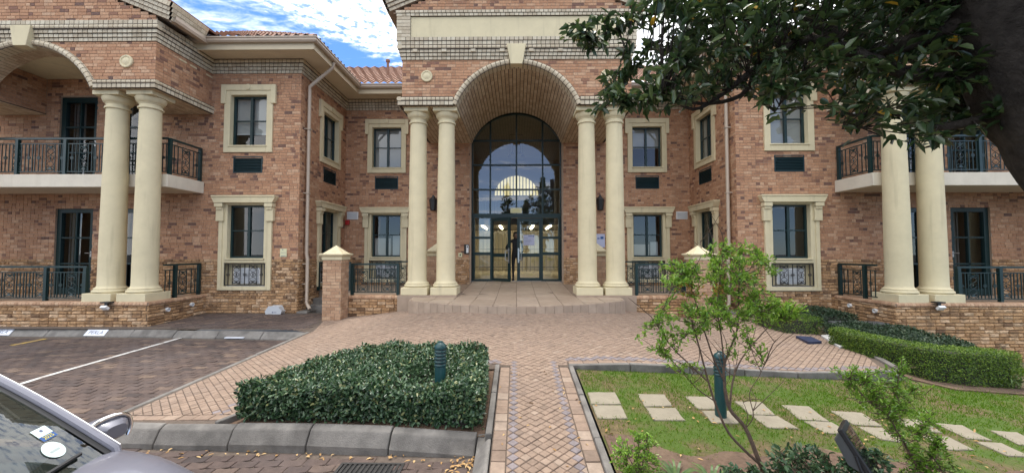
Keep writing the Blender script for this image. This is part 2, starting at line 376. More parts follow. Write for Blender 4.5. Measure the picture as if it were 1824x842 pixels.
BEDX = lambda Y: -3.02+(Y-4.12)*.62                     # slanting left side of the hedge bed
def kerbY(X): return 4.16-(X+4.2)*.108                  # front kerb: back edge of its top
def lawn_edge(X): return 5.385+(X-.71)*.1024 if X < 5.64 else 8.84
ROAD_END = lambda X: kerbY(X)-.12 if X > -4.4 else 8.62
road = sheet('road', lambda x, y: road_z(x, y)-.008, lin(-22, -4.42, 14)+lin(-4.4, -.27, 14), -14, ROAD_END, 60, 'joint_sand')
sheet('road_surface', lambda x, y: road_z(x, y)-.006, lin(-.269, 22, 20), -14, 1.9, 20, 'asphalt')
plaza_poly = [(-4.4, 4.2), (-3.06, 4.1), (-2.2, 5.48), (-.3, 5.36), (.74, 5.36), (5.64, 5.87), (6.0, 6.8), (6.28, 7.6), (6.15, 8.7), (5.88, 10.5), (4.6, 10.5), (4.0, 9.99), (-4.0, 9.99), (-4.6, 10.5), (-5.0, 10.5), (-4.4, 8.4)]
paving = sheet('paving', lambda x, y: plaza_z(x, y)-.008, lin(-4.4, 6.28, 40), lambda x: (kerbY(x)-.015 if x < -3.06 else min(5.3, 4.05+(x+3.06)/.62)) if x < .75 else min(lawn_edge(x), 5.87+(max(x-5.64, 0))*2.6), lambda x: 10.5 if abs(x) > 4 else 10.02, 24, 'joint_sand')
path = sheet('path', lambda x, y: plaza_z(x, y)-.008, lin(-.22, .7, 6), 1.9, 5.4, 16, 'joint_sand')
sidewalk = sheet('sidewalk', lambda x, y: plaza_z(x, y)-.008, lin(-20, -4.4, 30), lambda x: 8.62 if x < -4.6 else 8.3, 10.6, 10, 'joint_sand')
lawn = sheet('lawn', lambda x, y: lawn_z(x, y), lin(.8, 14, 80), 1.9, lambda x: min(lawn_edge(x)-.03, 8.84), 50, 'lawn_ground')
bed = sheet('planting_bed', lambda x, y: plaza_z(x, y)-.03+.02*math.sin(x*9)*math.sin(y*8), lin(0, 1, 14), 0, 1, 14, 'soil')
# remap the bed sheet onto its slanted outline
for v in bed.data.vertices:
    a, b = v.co.x, v.co.y; Y = 3.72+b*1.64
    x0 = max(BEDX(Y), -3.06); X = x0+(-.3-x0)*a; Y0 = kerbY(X)-.02; Y = Y0+(5.4-Y0)*b; x0 = max(BEDX(Y), -3.06); X = x0+(-.3-x0)*a
    v.co = (X, Y, plaza_z(X, Y)-.03+.015*math.sin(X*9)*math.sin(Y*8))

# ---- pavers
def clip_poly(sub, conv):                # Sutherland-Hodgman: any subject, convex counter-clockwise clip
    outp = sub
    for i in range(len(conv)):
        a, b = conv[i], conv[(i+1) % len(conv)]; inp = outp; outp = []
        if not inp: return []
        ex, ey = b[0]-a[0], b[1]-a[1]
        side = lambda p: ex*(p[1]-a[1])-ey*(p[0]-a[0])
        for j in range(len(inp)):
            p, q = inp[j], inp[(j+1) % len(inp)]; sp, sq = side(p), side(q)
            if sp >= 0: outp.append(p)
            if (sp >= 0) != (sq >= 0):
                t = sp/(sp-sq); outp.append((p[0]+(q[0]-p[0])*t, p[1]+(q[1]-p[1])*t))
    return outp
def parea(p): return .5*sum(p[i][0]*p[(i+1) % len(p)][1]-p[(i+1) % len(p)][0]*p[i][1] for i in range(len(p)))
def inside(p, poly):
    c = False; x, y = p
    for i in range(len(poly)):
        (x1, y1), (x2, y2) = poly[i], poly[i-1]
        if (y1 > y) != (y2 > y) and x < (x2-x1)*(y-y1)/(y2-y1)+x1: c = not c
    return c
def paver(owner, poly, zf, mat, r, kind, gap=.0034, dz=None):
    if len(poly) < 3 or abs(parea(poly)) < .0006: return
    q = []
    for p in poly:
        if not q or math.hypot(p[0]-q[-1][0], p[1]-q[-1][1]) > .004: q.append(p)
    if len(q) < 3 or len(q) > 8: return
    k = len(q); cx = sum(p[0] for p in q)/k; cy = sum(p[1] for p in q)/k
    sz = math.sqrt(abs(parea(q))); s1 = 1-2*gap/sz; s2 = 1-2*(gap+.004)/sz
    h = R.uniform(-.003, .003) if dz is None else dz; tx, ty = R.uniform(-.02, .02), R.uniform(-.02, .02)
    vs = []
    for s_, d in ((s1, -.012), (s1, -.002), (s2, .002)):
        for p in q:
            x, y = cx+(p[0]-cx)*s_, cy+(p[1]-cy)*s_; vs.append((x, y, zf(x, y)+d+h+tx*(x-cx)+ty*(y-cy)))
    fs = []
    for lv in (0, 1):
        for i in range(k): fs.append((lv*k+i, lv*k+(i+1) % k, (lv+1)*k+(i+1) % k, (lv+1)*k+i))
    fs.append(tuple(2*k+i for i in range(k)))
    piece(kind, owner, vs, fs, r, mat)
DG = .1085; PX0, PX1 = -.086, .565
def diamonds(owner, poly, zf, blue, kind, x0, x1, y0, y1, keep=None, tone=0):
    hd = DG/2
    for i in range(int((x0-PX0)/hd)-2, int((x1-PX0)/hd)+3):
        for j in range(int(y0/hd)-1, int(y1/hd)+2):
            if (i+j) % 2 == 0: continue
            cx, cy = PX0+i*hd, j*hd
            if not (x0-hd < cx < x1+hd and y0-hd < cy < y1+hd): continue
            if keep and not keep(cx, cy): continue
            d = [(cx, cy-hd), (cx+hd, cy), (cx, cy+hd), (cx-hd, cy)]
            ins = [inside(p, poly) for p in d]
            if not any(ins) and not inside((cx, cy), poly): continue
            pp = d if all(ins) else clip_poly(poly, d)
            b = blue(cx, cy, i, j)
            paver(owner, pp, zf, 'paver_blue' if b else 'paver_tan', clamp(R.gauss(.5+tone, .17), 0, 1), kind)
path_poly = [(PX0, 1.9), (PX1, 1.9), (PX1, 5.42), (PX0, 5.42)]
diamonds(path, path_poly, plaza_z, lambda x, y, i, j: i in (1, 11), 'path', PX0, PX1, 1.9, 5.42)
def edging(owner, pts, w, ln, zf, kind, side=1, mat='paver_tan', off=0):
    for (a, b) in zip(pts, pts[1:]):
        a, b = Vector((*a, 0)), Vector((*b, 0)); d = b-a; T = d.length; d.normalize(); n = Vector((-d.y, d.x, 0))*side; n_ = max(1, round(T/ln))
        for k in range(n_):
            p, q = a+d*(T*k/n_)+n*off, a+d*(T*(k+1)/n_)+n*off
            pl = [(p.x, p.y), (q.x, q.y), ((q+n*w).x, (q+n*w).y), ((p+n*w).x, (p+n*w).y)]
            if parea(pl) < 0: pl = pl[::-1]
            paver(owner, pl, zf, mat, clamp(R.gauss(.55, .25), 0, 1), kind, gap=.0035)
edging(path, [(PX0-.004, 1.9), (PX0-.004, 5.35)], .125, .158, plaza_z, 'path')
edging(path, [(PX1+.004, 5.35), (PX1+.004, 1.9)], .125, .158, plaza_z, 'path')
LE = [(.72, lawn_edge(.72)+.07), (2.4, lawn_edge(2.4)+.05), (4.0, lawn_edge(4.0)+.05), (5.6, lawn_edge(5.6)+.07)]
edging(paving, LE, .11, .2, plaza_z, 'plaza')
edging(paving, [(-3.0, 4.2), (-2.16, 5.52)], .11, .2, plaza_z, 'plaza')
edging(paving, [(-4.36, 4.24), (-3.05, 4.13)], .11, .2, plaza_z, 'plaza')
inner = [(-4.32, 4.36), (-3.1, 4.25), (-2.27, 5.6), (-.2, 5.47), (-.2, 5.42), (.7, 5.42), (.7, 5.58), (2.4, 5.72), (4.0, 5.9), (5.5, 6.05), (5.92, 6.85), (6.2, 7.6), (6.08, 8.7), (5.86, 10.45), (4.75, 10.45), (4.2, 9.98), (-4.2, 9.98), (-4.75, 10.45), (-4.95, 10.45), (-4.33, 8.4)]
def landing_hide(x, y): return abs(x) < 2.45 and y > 9.35-(1.08*(1-(x/2.6)**2))+.25
def blueplaza(x, y, i, j):
    if .0 < x < 5.5 and 0 <= y-(5.6+(x-.7)*.098) < .115 and x > .72: return True
    if x < -2.2 and y < 5.9 and R.random() < .3 and abs((y-4.25)-(x+3.1)*1.62) < .5: return True
    if x < -.2 and x > -2.2 and 0 <= y-5.52 < .11: return True
    return y < 5.62 and i in (1, 11)
diamonds(paving, inner, plaza_z, blueplaza, 'plaza', -4.95, 6.25, 4.2, 10.5, keep=lambda x, y: not landing_hide(x, y))
def running(owner, poly, zf, mat, kind, x0, x1, y0, y1, L_=.215, w=.112, ang=0, keep=None):
    ca, sa = math.cos(ang), math.sin(ang); cx0, cy0 = (x0+x1)/2, (y0+y1)/2; D = math.hypot(x1-x0, y1-y0)/2+.3
    nj = int(D/w)+1; ni = int(D/L_)+2
    for j in range(-nj, nj+1):
        for i in range(-ni, ni+1):
            u, v = (i+(.5 if j % 2 else 0))*L_, j*w
            cx, cy = cx0+u*ca-v*sa, cy0+u*sa+v*ca
            if not (x0-.2 < cx < x1+.2 and y0-.2 < cy < y1+.2): continue
            q = proj((cx, cy, zf(cx, cy)))
            if q[2] < .3 or not (-60 < q[0] < 1880 and q[1] < 900): continue
            jx = .035
            d = [(-L_/2, -w/2+.012), (0, -w/2-.012), (L_/2, -w/2+.012), (L_/2, w/2+.012), (0, w/2-.012), (-L_/2, w/2+.012)] if ang == 0 else [(-L_/2, -w/2), (L_/2, -w/2), (L_/2, w/2), (-L_/2, w/2)]
            d = [(cx+a*ca-b*sa, cy+a*sa+b*ca) for a, b in d]
            ins = [inside(p, poly) for p in d]
            if not all(ins): continue
            paver(owner, d, zf, mat, clamp(R.gauss(.5, .25), 0, 1), kind, gap=.003)
rp = [(-16, 3.0), (-16, 8.55), (-4.45, 8.3), (-4.45, 4.1), (-.32, 3.56), (-.32, 1.5), (-6, 1.5)]
running(road, rp, road_z, 'paver_road', 'road', -16, -.3, 1.5, 8.6)
running(sidewalk, [(-8.32, 8.72), (-4.42, 8.5), (-4.98, 10.5), (-5.9, 10.52), (-8.32, 10.52)], plaza_z, 'paver_road', 'side', -8.4, -4.3, 8.4, 10.6, .2, .1, PI/4)
finish_pieces('path', 'paver', 'paver_field'); finish_pieces('plaza', 'paver', 'paver_field')
finish_pieces('road', 'paver', 'paver_field'); finish_pieces('side', 'paver', 'paver_field', 120)

# ---- kerbs
def sweep(mb, path, prof, closed=False, r=0.0, zf=None):     # prof: (outward, z); outward = right of travel
    P = [Vector((*p, 0)) for p in path]; n = len(P); k = len(prof); vs = []
    for i, p in enumerate(P):
        d0 = (P[i]-P[i-1]).normalized() if i > 0 else None; d1 = (P[i+1]-P[i]).normalized() if i < n-1 else None
        n0 = Vector((d0.y, -d0.x, 0)) if d0 else None; n1 = Vector((d1.y, -d1.x, 0)) if d1 else None
        if n0 and n1: m = (n0+n1); m = m/(m.dot(n0))
        else: m = n0 or n1
        for a, z in prof:
            q = p+m*a; vs.append((q.x, q.y, z+(zf(q.x, q.y) if zf else 0)))
    fs = []
    for i in range(n-1):
        for j in range(k): fs.append((i*k+j, (i+1)*k+j, (i+1)*k+(j+1) % k, i*k+(j+1) % k))
    fs.append(tuple(range(k))); fs.append(tuple((n-1)*k+j for j in range(k))[::-1])
    return mb.add(vs, fs, r)
kerb = MB(); kerb.box(-4.3, -.3, 3.7, 3.75, -.3, -.28)
def kerb_stones(owner, a, b, prof, ln, ztop, mat='concrete', gap=.012):
    a, b = Vector((*a, 0)), Vector((*b, 0)); d = b-a; T = d.length; d.normalize(); n = max(1, round(T/ln))
    for k in range(n):
        p, q = a+d*(T*k/n+gap/2), a+d*(T*(k+1)/n-gap/2); m = MB(); dz = R.uniform(-.006, .006)
        sweep(m, [(p.x, p.y), (q.x, q.y)], [(u, z+dz) for u, z in prof], zf=ztop); m.build('kerb_stone', mat, owner, bevel=.012)
KP = [(0, 0), (.035, 0), (.085, -.03), (.15, -.15), (.15, -.3), (0, -.3)]
def kerb_thing(name, pts):
    k = MB(); sweep(k, pts, [(.01, -.35), (.1, -.35), (.1, -.34), (.01, -.34)], zf=lambda x, y: plaza_z(x, y)); return tag(k.build(name, 'joint_sand'), kind='structure')
fk = kerb_thing('kerb', [(-4.42, kerbY(-4.42)), (-.36, kerbY(-.36))])
kerb_stones(fk, (-4.42, kerbY(-4.42)), (-.36, kerbY(-.36)), KP, .9, lambda x, y: plaza_z(x, kerbY(x))+.012)
m = MB(); m.slab([(-.365, 3.5), (-.235, 3.46), (-.225, 3.78), (-.365, 3.76)], -.2, lambda x, y: plaza_z(x, y)-.02-.09*sm((3.64-y)/.15)); m.build('kerb_stone', 'concrete', fk, bevel=.012)
bk = kerb_thing('kerb', [(-20, 8.92), (-8.4, 8.68), (-4.5, 8.42)])
kerb_stones(bk, (-20, 8.92), (-8.4, 8.68), [(0, 0), (.05, 0), (.17, -.13), (.17, -.3), (0, -.3)], .95, lambda x, y: .09)
kerb_stones(bk, (-8.4, 8.68), (-4.42, 8.42), [(0, 0), (.05, 0), (.17, -.12), (.17, -.3), (0, -.3)], .95, lambda x, y: .085-.0*(x+8))
pk = kerb_thing('path_edging', [(-.235, 3.6), (-.235, 5.3)])
EP = [(0, 0), (.06, 0), (.06, -.15), (0, -.15)]
kerb_stones(pk, (-.228, 3.66), (-.228, 5.38), [(-.06, .03), (0, .03), (0, -.15), (-.06, -.15)], .86, plaza_z)
kerb_stones(pk, (-.23, 1.9), (-.23, 3.62), [(-.0, .02), (-.03, .02), (-.14, -.1), (-.14, -.25), (0, -.25)], .86, plaza_z)
lk = kerb_thing('lawn_edging', [(.74, 1.9), (.74, 5.3)])
kerb_stones(lk, (.70, 1.9), (.70, 5.36), [(0, .025), (.062, .025), (.062, -.2), (0, -.2)], .86, plaza_z)
le = [(.70, 5.405), (2.4, lawn_edge(2.4)+.03), (4.0, lawn_edge(4.0)+.03), (5.62, 5.93)]
for a, b in zip(le, le[1:]): kerb_stones(lk, a, b, [(-.02, .03), (.05, .03), (.05, -.3), (-.02, -.3)], .86, plaza_z)
kerb_stones(lk, (5.64, 5.93), (6.3, 7.6), [(-.03, .03), (.06, .03), (.06, -.4), (-.03, -.4)], .86, plaza_z)
kerb_stones(lk, (-3.1, 4.06), (-2.2, 5.5), [(-.0, .02), (.06, .02), (.06, -.2), (0, -.2)], .85, plaza_z)
fl = kerb_thing('flush_kerb', [(-4.42, 4.2), (-4.42, 8.3)])
kerb_stones(fl, (-4.38, 8.36), (-4.38, 4.2), [(0, .004), (.07, .004), (.07, -.3), (0, -.3)], .9, plaza_z)
# painted bay markings
def marking(name, mat, pts, w):
    m = MB(); a, b = Vector(pts[0]), Vector(pts[1]); n = 24; d = (b-a); s = Vector((-d.y, d.x)).normalized()*w/2
    for k in range(n):
        p, q = a+d*k/n, a+d*(k+1)/n
        m.quad(*[(v.x, v.y, road_z(v.x, v.y)+.009) for v in (p-s, q-s, q+s, p+s)])
    return m.build(name, mat, road)
marking('bay_line', 'line_white', [(-7.2, 8.42), (-7.05, 4.6)], .085)
marking('bay_arrow', 'line_yellow', [(-10.0, 8.3), (-10.0, 7.75)], .12)
marking('bay_arrow', 'line_yellow', [(-9.55, 6.75), (-9.9, 6.2)], .12)

# ================================================================== THE BUILDING
B = thing('office_building', 'two storey red brick office building with cream columns and arched glass entrance', 'building', (0, 13.4, .6))
CH = .0762                                                    # brick course
def sub_int(ints, cut):
    o = []
    for a, b in ints:
        c, d = cut
        if d <= a or c >= b: o.append((a, b)); continue
        if c > a: o.append((a, c))
        if d < b: o.append((d, b))
    return o
ROUGH_Z = 1.62
def brick_face(owner, fr, u0, u1, z, L_rnd, rough, kind='brick', mat=None, hgt=.067):
    w = u1-u0
    if w < .028: return
    z0, z1 = z, z+hgt; e = R.uniform(-.0015, .0025)
    if not rough:
        vs = [fr(u0, -.012, z0), fr(u1, -.012, z0), fr(u1, -.012, z1), fr(u0, -.012, z1), fr(u0+.001, e, z0+.001), fr(u1-.001, e, z0+.001), fr(u1-.001, e, z1-.001), fr(u0+.001, e, z1-.001)]
        fs = [(0, 1, 5, 4), (1, 2, 6, 5), (2, 3, 7, 6), (3, 0, 4, 7), (4, 5, 6, 7)]
    else:
        i = .012; p = lambda: R.uniform(.006, .026)
        um = u0+w*R.uniform(.35, .65)
        vs = [fr(u0, -.012, z0), fr(u1, -.012, z0), fr(u1, -.012, z1), fr(u0, -.012, z1), fr(u0, .0, z0), fr(u1, .0, z0), fr(u1, .0, z1), fr(u0, .0, z1),
              fr(u0+i, p(), z0+i), fr(um, p(), z0+i), fr(u1-i, p(), z0+i), fr(u1-i, p(), z1-i), fr(um, p(), z1-i), fr(u0+i, p(), z1-i)]
        fs = [(0, 1, 5, 4), (1, 2, 6, 5), (2, 3, 7, 6), (3, 0, 4, 7), (4, 5, 10, 9, 8), (5, 6, 11, 10), (6, 7, 13, 12, 11), (7, 4, 8, 13), (8, 9, 12, 13), (9, 10, 11, 12)]
    piece(kind, owner, vs, fs, L_rnd, mat or ('rough_brick' if rough else 'brick'))
def brick_wall(fr, u0, u1, z0, z1, holes=(), cut=None, rough=ROUGH_Z, kind='brick', name='wall', owner=None, header=.42, mat=None, parent=None, mmat='mortar'):
    """holes: (ua,ub,za,zb); cut(zm) -> list of (ua,ub) removed at that height"""
    mb = MB(); rows = []
    k0 = math.floor(z0/CH)
    own = owner
    for k in range(k0, math.ceil(z1/CH)+1):
        a, b = max(k*CH, z0), min((k+1)*CH, z1)
        if b-a < .02: continue
        zm = (a+b)/2; ints = [(u0, u1)]
        for h in holes:
            if h[2] < zm < h[3]: ints = sub_int(ints, (h[0], h[1]))
        if cut:
            for c in cut(zm): ints = sub_int(ints, c)
        rows.append((k, a, b, ints))
        for ia, ib in ints: mb.quad(fr(ia, -.008, a), fr(ib, -.008, a), fr(ib, -.008, b), fr(ia, -.008, b))
    if own is None: own = mb.build(name, mmat, parent or B)
    for k, a, b, ints in rows:
        rz = (b < rough); hh = min(.067, b-a-.006)
        if hh < .02: continue
        for ia, ib in ints:
            u = ia - (0 if k % 2 == 0 else .106)-(0 if (ia == u0) else R.uniform(0, .2)); hd = R.random() < .5
            while u < ib-.02:
                ln = .097 if R.random() < header else .203
                s, e = max(u, ia), min(u+ln, ib)
                r = R.random()
                r = r*.75+.25 if R.random() > (.27 if ln < .2 else .1) else r*.22
                if rz and R.random() < .06: r = 1
                brick_face(own, fr, s, e, a, r, rz, kind, mat, hh)
                u += ln+.009
    return own
# --- block bands (cornices), blocks proud of a dark backing
def bands(path, rows, bw=.115, kind='block', start=0.0):
    back = MB(); items = []
    for si in range(len(path)-1):
        a, b = Vector((*path[si], 0)), Vector((*path[si+1], 0)); d = (b-a); T = d.length; d.normalize(); n = Vector((d.y, -d.x, 0))
        nd = (Vector((*path[si+2], 0))-b).normalized() if si+2 < len(path) else None
        pd = (a-Vector((*path[si-1], 0))).normalized() if si > 0 else None
        cvx_end = nd is not None and (d.x*nd.y-d.y*nd.x) > 0; cvx_st = pd is not None and (pd.x*d.y-pd.y*d.x) > 0
        fr = Frame(a, d, n)
        for (z0, z1, pr, mat, bwid) in rows:
            e = pr-.002 if cvx_end else 0; s = 0
            back.box(s, T+max(0, e-.014), -.02, pr-.014, z0, z1-.0005, fr)
            w_ = bwid or bw; m = max(1, round((T+e)/w_)); st = (T+e)/m; off = 0
            for k in range(m):
                u0, u1 = k*st+.008, (k+1)*st-.008
                if k == m-1: u1 = (k+1)*st
                rd = 'bull' in mat; g = .0055
                if rd:
                    h = z1-z0-2*g; vs = []
                    prof = [(-.01, z0+g), (pr-.03, z0+g), (pr-.008, z0+g+h*.15), (pr, z0+g+h*.4), (pr, z0+g+h*.6), (pr-.008, z0+g+h*.85), (pr-.03, z1-g), (-.01, z1-g)]
                    vs = [fr(u0, q, z) for q, z in prof]+[fr(u1, q, z) for q, z in prof]; kk = len(prof)
                    fs = [(i, i+1, kk+i+1, kk+i) for i in range(kk-1)]+[tuple(range(kk)), tuple(range(2*kk-1, kk-1, -1))]
                else:
                    p = pr+R.uniform(-.001, .002)
                    vs = [fr(u0, -.01, z0+g), fr(u1, -.01, z0+g), fr(u1, p, z0+g), fr(u0, p, z0+g), fr(u0, -.01, z1-g), fr(u1, -.01, z1-g), fr(u1, p, z1-g), fr(u0, p, z1-g)]
                    fs = [(0, 1, 2, 3), (4, 7, 6, 5), (2, 6, 7, 3), (1, 5, 6, 2), (0, 3, 7, 4)]
                items.append((vs, fs, R.random(), 'bullnose_block' if rd else 'cream_block'))
    own = back.build('cornice', 'dark_joint', B)
    for vs, fs, r, mat in items: piece(kind, own, vs, fs, r, mat)
    return own
def mir(path, s): return path if s < 0 else [(-x, y) for x, y in path][::-1]

WX, WY, RY = 5.9, 10.55, 13.4               # wing inner corner, wing wall, recess wall
UPW, LOW = (4.56, 6.20), (.80, 3.12)        # z extents of openings cut in the brick
WCX, RCX, SCY = 7.32, 4.47, 12.27
def whole(cx, hw=.62): return [(cx-hw, cx+hw, *UPW), (cx-hw-.02, cx+hw+.02, *LOW), (cx-.39, cx+.39, 3.95, 4.38)]

# --- windows
def window_set(fr, cx, upper_blind, paper=0):
    # upper window
    m = MB(); F = fr
    def frame_mesh(u0, u1, z0, z1, zt, n=-.13):
        g = MB(); t = .05
        g.box(u0, u1, n-.03, n+.03, z1-t, z1, F); g.box(u0, u1, n-.03, n+.03, z0, z0+t, F)
        g.box(u0, u0+t, n-.03, n+.03, z0+t, z1-t, F); g.box(u1-t, u1, n-.03, n+.03, z0+t, z1-t, F)
        um = (u0+u1)/2; g.box(um-.034, um+.034, n-.032, n+.034, z0+t, z1-t, F)
        for a, b in ((u0+t, um-.034), (um+.034, u1-t)): g.box(a, b, n-.015, n+.02, zt-.016, zt+.016, F)
        return g, um
    def panes(root, u0, u1, z0, z1, zt, um, n=-.135):
        for a, b in ((u0+.045, um-.03), (um+.03, u1-.045)):
            for c, d in ((z0+.045, zt), (zt, z1-.045)):
                MB().quad(F(a, n, c), F(b, n, c), F(b, n, d), F(a, n, d)).build('pane', 'glass_win', root)
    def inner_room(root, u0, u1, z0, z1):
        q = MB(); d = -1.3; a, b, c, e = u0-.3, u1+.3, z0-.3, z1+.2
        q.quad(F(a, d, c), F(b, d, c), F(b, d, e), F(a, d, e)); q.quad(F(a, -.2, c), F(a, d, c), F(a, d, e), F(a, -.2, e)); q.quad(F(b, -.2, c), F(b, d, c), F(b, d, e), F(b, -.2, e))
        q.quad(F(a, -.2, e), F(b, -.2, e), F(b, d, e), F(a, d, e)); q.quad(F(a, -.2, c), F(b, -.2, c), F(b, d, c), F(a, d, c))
        q.build('room', 'inner_dark', root)
    u0, u1, z0, z1 = cx-.5, cx+.5, 4.68, 6.08; zt = z0+.72
    g, um = frame_mesh(u0, u1, z0, z1, zt); w = g.build('window', 'green_paint', B); panes(w, u0, u1, z0, z1, zt, um); inner_room(w, u0, u1, z0, z1)
    s = MB(); hw = .665; o = .5
    s.box(cx-hw, cx-o, -.2, .045, 4.5, 5.84, F); s.box(cx+o, cx+hw, -.2, .045, 4.5, 5.84, F)       # jambs
    s.box(cx-o, cx+o, -.2, .045, 4.5, 4.68, F)                                                     # base
    s.box(cx-hw-.085, cx-o-.12, -.02, .07, 5.84, 6.36, F); s.box(cx+o+.12, cx+hw+.085, -.02, .07, 5.84, 6.36, F)   # ears
    s.box(cx-o-.12, cx-o, -.2, .045, 5.84, 6.2, F); s.box(cx+o, cx+o+.12, -.2, .045, 5.84, 6.2, F)
    s.box(cx-o, cx+o, -.2, .045, 6.08, 6.2, F); s.box(cx-o-.12, cx+o+.12, -.02, .069, 6.2, 6.358, F)
    sr = s.build('surround', 'plaster', w, bevel=.006)
    d = MB(); ax = lambda p: F.u*p.x+F.z*p.y+F.n*p.z
    d.lathe([(.075, .06), (.075, .085), (.06, .09), (.01, .09)], F(cx, 0, 6.29), 16, axis=ax); d.build('boss', 'plaster', w, smooth=True)
    MB().box(cx-o-.03, cx+o+.03, -.14, .07, 4.655, 4.69, F).build('sill', 'plaster', w, bevel=.006)
    if upper_blind < 1: MB().box(u0+.03, u1-.03, -.215, -.21, z0+(z1-z0)*upper_blind, z1, F).build('blind', 'blind', w)
    if 0 < upper_blind < 1: MB().box(u0+.03, u1-.03, -.22, -.2, z0+(z1-z0)*upper_blind-.03, z0+(z1-z0)*upper_blind, F).build('blind_rail', 'white_plastic', w)
    # louvre
    lv = MB(); a, b, c, e = cx-.4, cx+.4, 3.94, 4.39
    lv.box(a, b, -.06, -.045, c, e, F); lv.box(a, b, -.05, .012, e-.025, e, F); lv.box(a, b, -.05, .012, c, c+.025, F); lv.box(a, a+.025, -.05, .012, c+.025, e-.025, F); lv.box(b-.025, b, -.05, .012, c+.025, e-.025, F)
    l_ = lv.build('louvre', 'green_louvre', B)
    for k in range(9):
        z = c+.04+k*.042; q = MB(); q.add([F(a+.026, -.04, z+.03), F(b-.026, -.04, z+.03), F(b-.026, .006, z), F(a+.026, .006, z), F(a+.026, -.04, z+.036), F(b-.026, -.04, z+.036), F(b-.026, .006, z+.008), F(a+.026, .006, z+.008)], [(0, 1, 2, 3), (4, 7, 6, 5), (2, 6, 7, 3), (0, 3, 7, 4), (1, 5, 6, 2)]); q.build('slat', 'green_louvre', l_)
    # lower window
    u0, u1, z0, z1 = cx-.5, cx+.5, 1.62, 3.06; zt = z0+.75
    g, um = frame_mesh(u0, u1, z0, z1, zt); w = g.build('window', 'green_paint', B); panes(w, u0, u1, z0, z1, zt, um); inner_room(w, u0, u1, z0, z1)
    if paper: MB().box(u0+.06, um+.1, -.2, -.197, z0+.05, z0+(z1-z0)*paper, F).build('paper_screen', 'blind', w); MB().box(um+.16, u1-.08, -.26, -.257, z0+.05, z0+(z1-z0)*(paper+.06), F).build('paper_screen', 'pale_grey', w)
    s = MB(); hw = .72
    for q in (-1, 1):
        x0, x1 = sorted((cx+q*.62, cx+q*hw)); s.box(x0, x1, -.03, .06, .77, 3.12, F)
        x0, x1 = sorted((cx+q*.5, cx+q*.62)); s.box(x0, x1, -.2, .035, 1.5, 3.12, F)
        x0, x1 = sorted((cx+q*.56, cx+q*.62)); s.box(x0, x1, -.2, .035, .87, 1.5, F)
        x0, x1 = sorted((cx+q*.575, cx+q*.775)); s.box(x0, x1, .0, .1, 2.62, 2.98, F)                              # pilaster drop
        s.box(x0-.01, x1+.01, .0, .16, 3.0, 3.1, F); s.box(x0+.02, x1-.02, .0, .13, 2.93, 3.0, F)                     # console
    s.box(cx-.62, cx+.62, -.03, .0605, .77, .87, F); s.box(cx-.5, cx+.5, -.2, .035, 3.06, 3.12, F); s.box(cx-.5, cx+.5, -.2, .04, 1.5, 1.62, F)
    s.box(cx-.56, cx+.56, -.2, -.16, .87, 1.5, F)
    s.build('surround', 'plaster', w, bevel=.006)
    c_ = MB(); c_.prism([(0, 0)]*0 or [(cx-.78, 3.12), (cx+.78, 3.12), (cx+.85, 3.25), (cx+.85, 3.3), (cx-.85, 3.3), (cx-.85, 3.25)], F, -.02, .17); c_.box(cx-.86, cx+.86, -.02, .19, 3.262, 3.302, F)
    c_.build('window_cornice', 'plaster', w, bevel=.008)
    MB().box(cx-.53, cx+.53, -.14, .075, 1.585, 1.622, F).build('sill', 'plaster', w, bevel=.006)
    ac = MB(); ac.box(cx-.36, cx+.36, -.16, -.06, .93, 1.36, F); ag = ac.build('vent_grille', 'white_plastic', w)
    for k in range(9): MB().box(cx-.33, cx+.33, -.06, -.045, .96+k*.042, .985+k*.042, F).build('slat', 'pale_grey', w)
    grille(w, F, cx-.55, cx+.55, .9, 1.47, .02)
def ornament(mb, F, u, z0, z1, w, n, t=.007):
    zm = (z0+z1)/2; h = z1-z0
    for s in (-1, 1):
        pts = []
        for k in range(17):
            q = k/16; pts.append(F(u+s*w*.5*math.cos(q*4*PI)*(.95 if 0 < k < 16 else 1.0)*(1 if True else 0), n, z0+h*.03+h*.94*q))
        mb.tube(pts, t, 5)
        for zz, sg in ((z0+h*.1, 1), (z1-h*.1, -1)):
            pts = [F(u+s*w*(.3+.22*math.cos(a)), n, zz+sg*h*.08*math.sin(a)) for a in lin(-2.2, 2.2, 7)]; mb.tube(pts, t, 5)
        mb.box(u+s*w*.62-t, u+s*w*.62+t, n-t, n+t, z0, z1, F)
    for zz, sg in ((z1-h*.06, -1), (z0+h*.06, 1)):
        mb.add([F(u-w*.3, n-.012, zz), F(u+w*.3, n-.012, zz), F(u, n, zz+sg*h*.13), F(u-w*.3, n+.012, zz), F(u+w*.3, n+.012, zz)], [(0, 1, 2), (3, 2, 4), (0, 2, 3), (1, 4, 2), (0, 3, 4, 1)])
    mb.add([F(u, n, zm+h*.1), F(u+.022, n, zm), F(u, n, zm-h*.1), F(u-.022, n, zm), F(u, n+.02, zm), F(u, n-.02, zm)], [(0, 1, 4), (1, 2, 4), (2, 3, 4), (3, 0, 4), (1, 0, 5), (2, 1, 5), (3, 2, 5), (0, 3, 5)])
def collar(mb, F, u, z, n):
    mb.box(u-.045, u+.045, n-.012, n+.012, z-.012, z+.012, F)
    for s in (-1, 1): mb.box(u-.03*1.2, u+.03*1.2, n-.009, n+.009, z+s*.028-.007, z+s*.028+.007, F)
